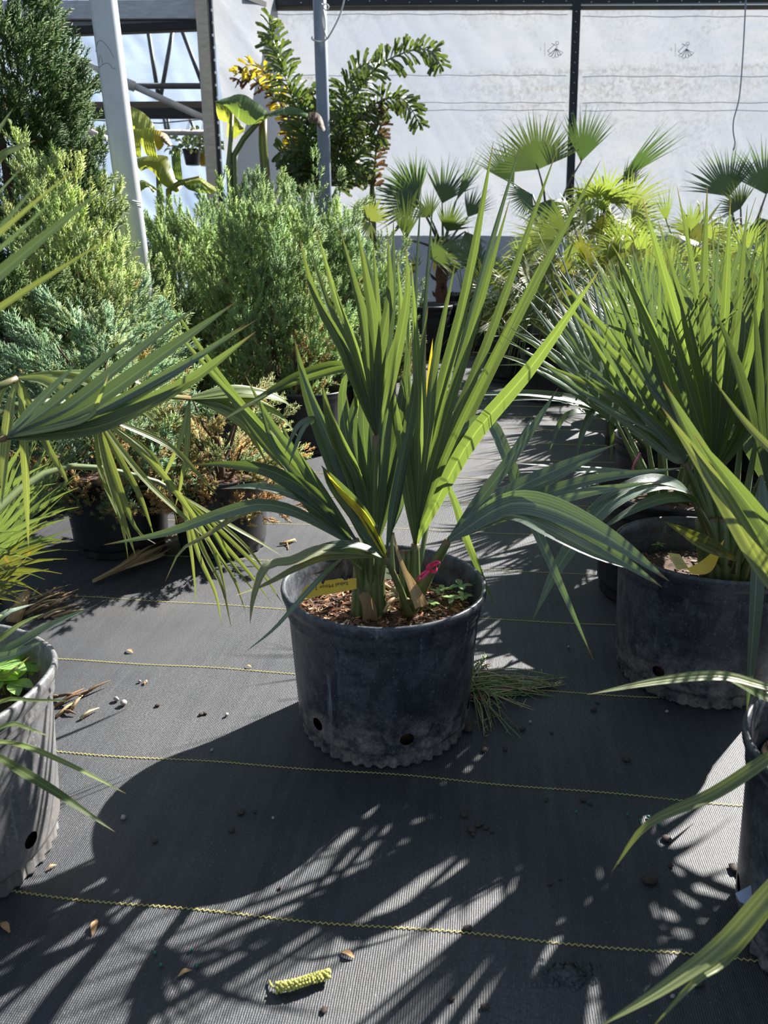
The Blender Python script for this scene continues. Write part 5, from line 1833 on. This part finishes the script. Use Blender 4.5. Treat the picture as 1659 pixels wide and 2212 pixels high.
for i, (lab, px, d, fans) in enumerate(LIME):
    x_, _ = at(px, 600, d)
    root = potted('fan_palm', lab, x_, d, 1.0)
    base = Vector((x_, d, .3))
    for hx, hy, tx_, ty_, ns, sp, dr in fans:
        m_ = M_LIME if i not in (5, 6) else R.choice([M_LIME, M_PALMG, M_CHAM])
        pfan(root, m_, hx, hy, d - .05, tx_, ty_, d - .1, ns, sp, nrm=(R.uniform(-.4, .4), -1, R.uniform(-.1, .5)), pet=[base, P((hx + px) / 2, hy + 70, d)], rng=R, fuse=.32, droop=dr, wig=.18, pr=.007, pleat=.6, shape=.15, pmat=M_LIME)
    hy0 = sum(f[1] for f in fans) / len(fans)
    for k in range(15):
        a = R.uniform(0, 6.28)
        q = P(px + R.uniform(-85, 85), hy0 + R.uniform(5, 130), d + R.uniform(-.3, .35))
        out = Vector((q.x - x_, q.y - d, .12))
        m_ = R.choice([M_LIME, M_LIME, M_DROOP, M_CHAM]) if i not in (5, 6) else R.choice([M_DROOP, M_PALMG, M_CHAM])
        fan(root, m_, q, out.normalized() + Vector((0, -.2, R.uniform(-.2, .55))), Vector((R.uniform(-.6, .6), -.8, R.uniform(.2, 1))), R.uniform(.30, .46), 24, math.radians(R.uniform(110, 210)), [base, base.lerp(q, .6) + Vector((0, 0, .06))],
            rng=R, fuse=.26, droop=R.uniform(.25, .9), wig=.25, pr=.005, pleat=.6, pmat=M_LIME)


# sabals of the crowd: three built, the rest copied
def sabal_proto(seed, lab, x, y, nfr=9, hgt=1.0, mats=None):
    rng = random.Random(seed)
    root = potted('potted_sabal', lab, x, y, 1.0, chips=80)
    o = ORG[root.name]
    for k in range(nfr):
        az = 2 * math.pi * k / nfr + rng.uniform(-.3, .3)
        el = math.radians(rng.uniform(48, 86))
        out = Vector((math.cos(az), math.sin(az), 0))
        d = out * math.cos(el) + Vector((0, 0, math.sin(el)))
        b_ = o + Vector((.03 * math.cos(az), .03 * math.sin(az), .23))
        h = b_ + d * rng.uniform(.12, .28) * hgt
        nrm = Vector((0, 0, 1)) * math.cos(el) - out * math.sin(el)
        if rng.random() < .5:
            nrm = nrm + out.cross(Vector((0, 0, 1))) * rng.uniform(-.8, .8)
        m_ = rng.choice(mats or [M_SABAL, M_SABAL2, M_SABAL2, M_SABAL2, M_SABAL3])
        fan(root, m_, h, d, nrm, rng.uniform(.42, .60) * hgt, rng.choice((14, 15, 17)), math.radians(rng.uniform(50, 85)), [b_, b_.lerp(h, .5)], fuse=.38,
            droop=rng.uniform(.05, .45) if el < 1.25 else .06, rng=rng, cup=.05, shape=.15, wig=.12, pleat=.5, rows=8, pr=.008)
    return root


protos = [sabal_proto(51, 'sabal palm in the black pot directly behind the right-hand pot', .70, 1.79),
          sabal_proto(52, 'sabal palm in the second row of the right-hand crowd, at its left end', 1.02, 2.75),
          sabal_proto(53, 'sabal palm in the nearer of the two dark pots seen under the drooping leaves', .90, 2.35, hgt=.9)]
spots = [(1.30, 2.2, 1, 2.0, .95, 'sabal palm behind the right-hand pot, third in the crowd toward the right edge'), (1.45, 2.9, 0, 1.0, 1.0, 'sabal palm in the third row of the right-hand crowd, near its middle'),
         (1.15, 3.35, 2, 3.0, 1.05, 'sabal palm in the third row of the right-hand crowd, at its left end'), (1.75, 3.6, 1, 4.0, 1.0, 'sabal palm in the fourth row of the right-hand crowd, near its middle'),
         (2.0, 2.7, 2, .5, 1.0, 'sabal palm at the right edge of the crowd, third row'), (1.35, 4.0, 0, 5.0, .95, 'sabal palm in the fourth row of the right-hand crowd, at its left end'),
         (2.3, 3.4, 0, 2.5, 1.05, 'sabal palm at the right edge of the crowd, fourth row'), (1.12, 1.13, 2, 1.2, 1.0, 'sabal palm beside the right-hand pot, mostly outside the right edge')]
for x_, y_, pi_, rz, s_, lab in spots:
    c = copy_tree(protos[pi_])
    c.location = (x_, y_, 0)
    c.rotation_euler = (0, 0, rz)
    c.scale = (s_,) * 3
    c['label'] = lab
    c['group'] = 'sabal palms in the right-hand crowd'
for p_ in protos:
    p_['group'] = 'sabal palms in the right-hand crowd'

# long grey-green blades that reach out of the crowd over the aisle
frond(protos[2], M_SABAL2, (1345, 925, 2.0), [(1420, 1000, 2.3), (1380, 950, 2.1)], [
    [(1270, 872, 1.9), (1150, 850), (1003, 853, 1.8), .034], [(1280, 885, 1.9), (1180, 862), (1060, 868, 1.85), .016], [(1300, 872, 1.9), (1230, 845), (1160, 800, 1.9), .02, M_SABAL],
    [(1265, 890, 1.9), (1215, 905), (1186, 978, 1.85), .030], [(1290, 890, 1.9), (1262, 925), (1243, 992, 1.86), .034], [(1320, 900, 1.95), (1322, 950), (1318, 1005, 1.9), .022, M_SABAL]],
      face=(0, -.7, .7), fold=.3, tw=.15, pr=.006, n=16)
st2 = thing('pink_string', 'short pink string end sticking up behind the right-hand pot', 'string', P(1367, 1013, 1.75))
mb = MB()
mb.tube(cr([P(1366, 1016, 1.75), P(1371, 1000, 1.74), P(1376, 992, 1.74), P(1383, 978, 1.74)], 10), .0028, 6)
mb.build('strand', M_PINKL, st2)

# dark empty-looking nursery pots in the gap at the back
gapcol = 'black pots in the shade at the back'
for px, py, d, s_, lab in ((1165, 790, 5.3, 1.0, 'small black nursery pot standing in the shaded aisle end'), (905, 760, 6.4, 1.5, 'wide black pot in the shade behind the middle palm'),
                           (1040, 730, 6.9, 1.4, 'black pot at the back end of the aisle, left one'), (1110, 735, 6.3, 1.3, 'black pot at the back end of the aisle, right one'),
                           (665, 900, 3.3, .95, 'black pot under the juniper row just left of the middle palm'), (1000, 730, 8.2, 1.5, 'black pot against the foot of the plastic wall')):
    x_, _ = at(px, py, d)
    root = thing('nursery_pot', lab, 'pot', Vector((x_, d, 0)), gapcol)
    o = pot_part(root, M_POTB, n=60, holes=False)
    o.scale = (s_,) * 3
    soil_part(root, .156 * s_, .23 * s_, 0, None, nr=3, na=16)
    # a tuft of thin leaves in it
    if d > 5:
        rr = random.Random(int(px))
        for k in range(3):
            a = rr.uniform(0, 6.28)
            h = Vector((x_, d, .3 * s_)) + Vector((.1 * math.cos(a), .1 * math.sin(a), rr.uniform(.15, .35)))
            fan(root, rr.choice([M_PALMD, M_CHAM, M_PALMG]), h, Vector((math.cos(a), math.sin(a) * .5, rr.uniform(.2, 1))), (0, -1, .4), rr.uniform(.25, .4), 12, math.radians(130), [Vector((x_, d, .23 * s_))], rng=rr, fuse=.3, droop=.3, pr=.006)

# next bay: hanging baskets and a row of shrubs
rb = random.Random(77)
for px, py, d, lab, mm in ((415, 338, 10.4, 'hanging black pot of trailing green leaves in the next bay', M_POTB), (446, 340, 10.6, 'orange hanging pot half hidden by the timber post', None), (190, 335, 10.4, 'hanging pot of dark leaves in the next bay, left of the thick pole', M_POTB)):
    p = P(px, py, d)
    root = thing('hanging_basket', lab, 'basket', p)
    mb = MB()
    r0 = .11
    c = [p + Vector((0, 0, -.10)), p + Vector((0, 0, -.09)), p + Vector((0, 0, 0)), p + Vector((0, 0, .07)), p + Vector((0, 0, .08))]
    mb.tube(c, [r0 * .72, r0 * .8, r0 * .92, r0 * 1.05, r0 * 1.1], 16)
    mb.build('pot', mm or M_YTAG, root)
    for k in range(3):
        a = k * 2.1
        mb = MB()
        mb.tube([p + Vector((r0 * math.cos(a), r0 * math.sin(a), .08)), p + Vector((0, 0, .5))], .004, 4)
        mb.build('hanger', M_PIPED, root)
    mb = MB()
    for k in range(90):
        a, e = rb.uniform(0, 6.28), rb.uniform(-.2, 1.2)
        d_ = Vector((math.cos(a) * math.cos(e), math.sin(a) * math.cos(e), math.sin(e)))
        q = p + Vector((0, 0, .08)) + d_ * rb.uniform(.05, .26)
        mb.ribbon([q, q + d_ * .05, q + d_ * .09 - Vector((0, 0, .04))], .055, (rb.uniform(-1, 1), -1, 1), .2, 4, 3, lambda t: math.sin(math.pi * min(.97, max(.08, t))))
    f_ = mb.build('foliage', M_PALMG, root)
    f_['kind'] = 'stuff'
for px, d, h_, w_, lab in ((230, 8.8, .75, .5, 'dark leafy shrub low behind the yellow banana leaves'), (400, 9.2, .95, .55, 'dark shrub under the hanging baskets beside the timber post'), (90, 9.0, .9, .55, 'dark shrub far behind the cypress sprays')):
    x_, _ = at(px, 400, d)
    root = thing('leafy_shrub', lab, 'shrub', Vector((x_, d, 0)))
    mb = MB()
    mb.tube([(x_, d, 0), (x_ + .02, d, h_ * .7)], [.02, .01], 6)
    mb.build('stem', M_BARK, root)
    mb = MB()
    for k in range(420):
        a, e = rb.uniform(0, 6.28), rb.uniform(-.3, 1.5)
        d_ = Vector((math.cos(a) * math.cos(e), math.sin(a) * math.cos(e), math.sin(e)))
        q = Vector((x_, d, h_ * .55)) + Vector((d_.x * w_, d_.y * w_, d_.z * h_ * .5)) * rb.uniform(.5, 1)
        mb.ribbon([q, q + d_ * .06, q + d_ * .11 - Vector((0, 0, .03))], .05, (rb.uniform(-1, 1), -1, 1), .2, 3, 3, lambda t: math.sin(math.pi * min(.97, max(.08, t))))
    f_ = mb.build('foliage', rb.choice([M_PALMD, M_PALMG]), root)
    f_['kind'] = 'stuff'

# ================================================================== things on the ground
rd = random.Random(99)


def blob(p, s, mat_, name, lab, cat, group, flat=.5, n=7):
    mb = MB()
    rows = []
    M = Matrix.Rotation(rd.uniform(0, 6.3), 3, 'Z')
    sx_, sy_ = s, s * rd.uniform(.6, .9)
    for j in range(5):
        v = math.pi * (j + .0) / 4
        row = []
        for k in range(n):
            a = 2 * math.pi * k / n
            rr = math.sin(v) * rd.uniform(.85, 1.12) + (.02 if j in (0, 4) else 0)
            row.append(mb.add(p + M @ Vector((rr * math.cos(a) * sx_ * .5, rr * math.sin(a) * sy_ * .5, 0)) + Vector((0, 0, s * flat * .5 * (1 - math.cos(v)) * .98 + .0008))))
        rows.append(row)
    for j in range(4):
        for k in range(n):
            mb.face(rows[j][k], rows[j][(k + 1) % n], rows[j + 1][(k + 1) % n], rows[j + 1][k])
    mb.face(*rows[0][::-1])
    mb.face(*rows[-1])
    o = mb.build(name, mat_, None, True, org=p)
    return tag(o, lab, cat, group)


def where(px, py):
    if px > 1330 and py > 1600:
        return 'near the front right pot'
    if px > 1290 and py <= 1640:
        return 'in front of the right-hand pot'
    if px < 150:
        return 'at the foot of the grey pot'
    if px < 640 and py < 1640:
        return 'in the sun left of the middle pot'
    if px < 640:
        return 'in the shade between the grey pot and the lower edge'
    if py < 1660:
        return 'between the middle pot and the right-hand pot'
    if py < 1850:
        return 'in the cluster just below and right of the middle pot'
    return 'along the lower edge right of the catkin'


for px, py, s in ((252, 1515, .014), (268, 1524, .016), (490, 1548, .010), (267, 1770, .010), (1010, 1455, .008), (1228, 1400, .008), (1440, 1540, .008), (458, 1623, .007), (1137, 1479, .009), (1145, 1562, .007), (1452, 2156, .007), (302, 1475, .008), (316, 1476, .009), (1335, 1867, .006), (590, 1770, .006)):
    blob(G(px, py), s, M_PEB, 'pebble', 'small pale pebble ' + where(px, py), 'pebble', 'pebbles ' + where(px, py), .7)
for px, py, s in ((341, 1526, .013), (443, 1543, .012), (520, 1757, .015), (1045, 1622, .018), (1091, 1620, .014), (1403, 1906, .024), (1448, 1872, .012), (1047, 2178, .012), (975, 2160, .011), (1010, 2008, .014), (1505, 2125, .020), (1282, 1535, .014), (1290, 1520, .010),
                  (1018, 1795, .016), (1032, 1785, .012), (1050, 1790, .012), (1062, 1798, .010), (1002, 1762, .014), (1040, 1782, .010), (1022, 1805, .01), (1210, 1900, .008), (1188, 1911, .008), (1128, 1577, .014), (1352, 1642, .016), (1110, 1470, .014), (1140, 1490, .012), (1192, 1585, .008),
                  (1260, 1730, .012), (1275, 1738, .01), (1180, 1730, .01), (1440, 1815, .016), (1585, 1880, .02), (1600, 1890, .018), (30, 1815, .02), (48, 1800, .016), (500, 1795, .013), (435, 1545, .012), (335, 1820, .01), (550, 1755, .008), (605, 1920, .008), (995, 1572, .03), (1010, 1577, .024), (700, 2185, .01)):
    M = Matrix.Rotation(rd.uniform(0, 6.3), 3, 'Z') @ Matrix.Rotation(rd.uniform(-.2, .2), 3, 'X')
    p = G(px, py)
    blob(p, s, M_CHIP, 'bark_chip', 'dark bark chip ' + where(px, py), 'bark chip', 'bark chips ' + where(px, py), .35)
for px, py, s, lab in ((280, 1409, .018, 'reddish dry leaf bit under the left-hand fan shadows'), (316, 1477, .014, 'tan leaf bit beside the pale pebbles'), (12, 2006, .02, 'tan leaf bit at the lower left edge'), (751, 2065, .016, 'tan leaf flake right of the yellow catkin'), (537, 1442, .012, 'tan leaf bit beside a yellow thread left of the middle pot'),
                      (112, 1877, .012, 'tan leaf sliver below the grey pot'), (635, 1170, .016, 'tan leaf bit lying behind the middle pot at its left'), (1640, 1556, .018, 'brown dead leaf at the right edge below the right-hand pot'), (205, 2005, .02, 'curled brown leaf scrap low at the left'), (400, 2105, .014, 'pale leaf scrap low at the left of the catkin')):
    p = G(px, py)
    o = MB()
    a = rd.uniform(0, 3.1)
    d = Vector((math.cos(a), math.sin(a), 0)) * s * .6
    o.ribbon([p - d + Vector((0, 0, .002)), p + Vector((0, 0, .006)), p + d + Vector((0, 0, .002))], s * .45, (0, 0, 1), .3, 6, 3, lambda t: math.sin(math.pi * min(.95, max(.08, t))))
    ob = o.build('leaf_bit', M_CHIPT, None, True, org=p)
    tag(ob, lab, 'leaf bit')
for px, py in ((335, 1362 + 700), (348, 2088), (425, 2090), (415, 2055), (1355, 1763), (1425, 1785), (1400, 1768), (1382, 1775), (30, 1850), (15, 1860), (1245, 1757)):
    blob(G(px, py), .0055, M_FERT, 'fertiliser_pellet', 'tiny green fertiliser pellet ' + where(px, py), 'pellet', 'fertiliser pellets ' + where(px, py), .9)

# grasshopper-like dry twig behind the pot
p = G(625, 1172)
tw_ = thing('dry_twig', 'short forked dry twig lying behind the middle pot', 'twig', p)
mb = MB()
mb.tube([G(604, 1175, .006), G(622, 1171, .008), G(637, 1165, .008)], [.004, .005, .003], 6)
mb.build('stem', M_CHIPT, tw_)
mb = MB()
mb.tube([G(620, 1172, .008), G(622, 1180, .003), G(622, 1187, .002)], .0018, 5)
mb.build('fork', M_CHIPT, tw_)

# yellow catkin
ca_ = thing('catkin', 'yellow knobbly catkin lying near the lower edge', 'catkin', G(650, 2125))
axis = cr([G(598, 2136, .006), G(640, 2128, .008), G(680, 2115, .008), G(710, 2107, .006)], 20)
mb = MB()
mb.tube(axis, [.004] * 20 + [.002], 8)
mb.build('spike', M_CATK, ca_)
mb = MB()
mb.tube(cr([G(598, 2137, .006), G(588, 2131, .005), G(581, 2118, .003)], 6), .0012, 6)
mb.build('stalk', M_CATK, ca_)
mb = MB()
for i, q in enumerate(axis):
    for k in range(6):
        a = k * 1.05 + i * .5
        dv = Vector((rd.uniform(-.3, .3), math.cos(a), abs(math.sin(a)) * .8 + .1)).normalized()
        if q.z + dv.z * .006 < .001:
            continue
        c = q + dv * .0055
        mb.tube([c - dv * .003, c, c + dv * .0022], [.0012, .0024, .0008], 5)
fl_ = mb.build('florets', M_CATK, ca_)
fl_['kind'] = 'stuff'

# pulled-out dry weed to the right of the pot
wd = thing('dry_weed', 'pulled-out dry grassy weed lying against the right side of the middle pot', 'weed', G(1030, 1500))
mb = MB()
for k in range(95):
    a0 = G(1012 + rd.uniform(-4, 14), 1495 + rd.uniform(-25, 25))
    ex, ey = rd.choice([(1060, 1440), (1090, 1475), (1130, 1490), (1190, 1500), (1200, 1478), (1165, 1490), (1215, 1470), (1110, 1585), (1070, 1560), (1080, 1530), (1150, 1525), (1040, 1430), (1060, 1580), (1200, 1480)])
    e0 = G(ex + rd.uniform(-25, 15), ey + rd.uniform(-14, 14))
    md = a0.lerp(e0, .5) + Vector((rd.uniform(-.01, .01), rd.uniform(-.01, .01), rd.uniform(.006, .03)))
    t = rd.random()
    col = rd.choice([(.52, .47, .26), (.30, .36, .14), (.62, .54, .34), (.26, .20, .12), (.28, .36, .14)])
    mb.tube(cr([a0 + Vector((0, 0, rd.uniform(.002, .03))), md, e0 + Vector((0, 0, .003))], 6), [.0017, .0016, .0014, .0013, .0011, .0009, .0005], 4, c=col)
    for s_ in range(3):
        q = md.lerp(e0, rd.random())
        mb.tube([q, q + Vector((rd.uniform(-.01, .01), rd.uniform(-.01, .01), rd.uniform(0, .012)))], [.0012, .0003], 4, c=col)
w2 = mb.build('stems', M_STRAW, wd)
w2['kind'] = 'stuff'
# small thatch of dry stalks between pots, left
dl = thing('dead_frond', 'long tan dead palm leaf lying on the ground cover between the black pots', 'dead leaf', G(300, 1210))
for k in range(8):
    mb = MB()
    e = k - 3.5
    mb.ribbon([G(200, 1256 + e * .8, .012), G(262, 1226 + e * 1.5, .02 + .004 * (k % 3)), G(330 + e * 4, 1192 + e * 3.5, .022 + .005 * (k % 2)), G(388 - e * 6 - 10 * (k % 3), 1166 + e * 6, .012)], .011, (0, -.3, 1), .5, 12, 3, None, (k % 3 - 1) * .4)
    mb.build('leaf_segment', M_DRY, dl)
for px, py, a_, l_, lab in ((132, 1530, .5, .07, 'bundle of dry straw bits beside the grey pot rim'), (70, 1315, .9, .10, 'heap of dry leaf bases at the foot of the clump palm')):
    root = thing('straw_litter', lab, 'litter', G(px, py))
    mb = MB()
    for k in range(26 if px < 100 else 9):
        q = G(px + rd.uniform(-50, 45), py + rd.uniform(-28, 22), .004)
        an = a_ + rd.uniform(-.9, .9)
        dv = Vector((math.cos(an), math.sin(an), rd.uniform(0, .3))) * l_ * rd.uniform(.4, 1)
        mb.tube([q, q + dv * .5 + Vector((0, 0, .004)), q + dv], [.0035, .003, .0008], 5, c=rd.choice([(.40, .28, .15), (.25, .15, .08), (.5, .4, .26), (.15, .09, .05)]))
    o = mb.build('straw', M_STRAW, root)
    o['kind'] = 'stuff'

# water drops on the fabric
pd = thing('water_puddle', 'splash of water drops on the ground cover near the lower right', 'puddle', G(1225, 2110))
mb = MB()
for k in range(240):
    a, r_ = rd.uniform(0, 6.28), abs(rd.gauss(0, .5))
    px, py = 1225 + 62 * r_ * math.cos(a), 2105 + 36 * r_ * math.sin(a)
    if r_ > 1.5:
        continue
    p = G(px, py)
    s = rd.uniform(.002, .007) * (1.3 if r_ < .5 else .9)
    n = 10
    top = mb.add(p + Vector((0, 0, s * .35)))
    rings = []
    for j in range(1, 4):
        f = j / 3
        rings.append([mb.add(p + Vector((s * f * math.cos(2 * math.pi * i / n) * (1 + .25 * math.sin(i * 1.9 + k)), s * f * .9 * math.sin(2 * math.pi * i / n) * (1 + .2 * math.cos(i * 2.3 + k)), s * .35 * (1 - f * f) + .0006))) for i in range(n)])
    for i in range(n):
        mb.face(top, rings[0][i], rings[0][(i + 1) % n])
        for j in range(2):
            mb.face(rings[j][i], rings[j + 1][i], rings[j + 1][(i + 1) % n], rings[j][(i + 1) % n])
o = mb.build('drops', M_WATER, pd)
o['kind'] = 'stuff'
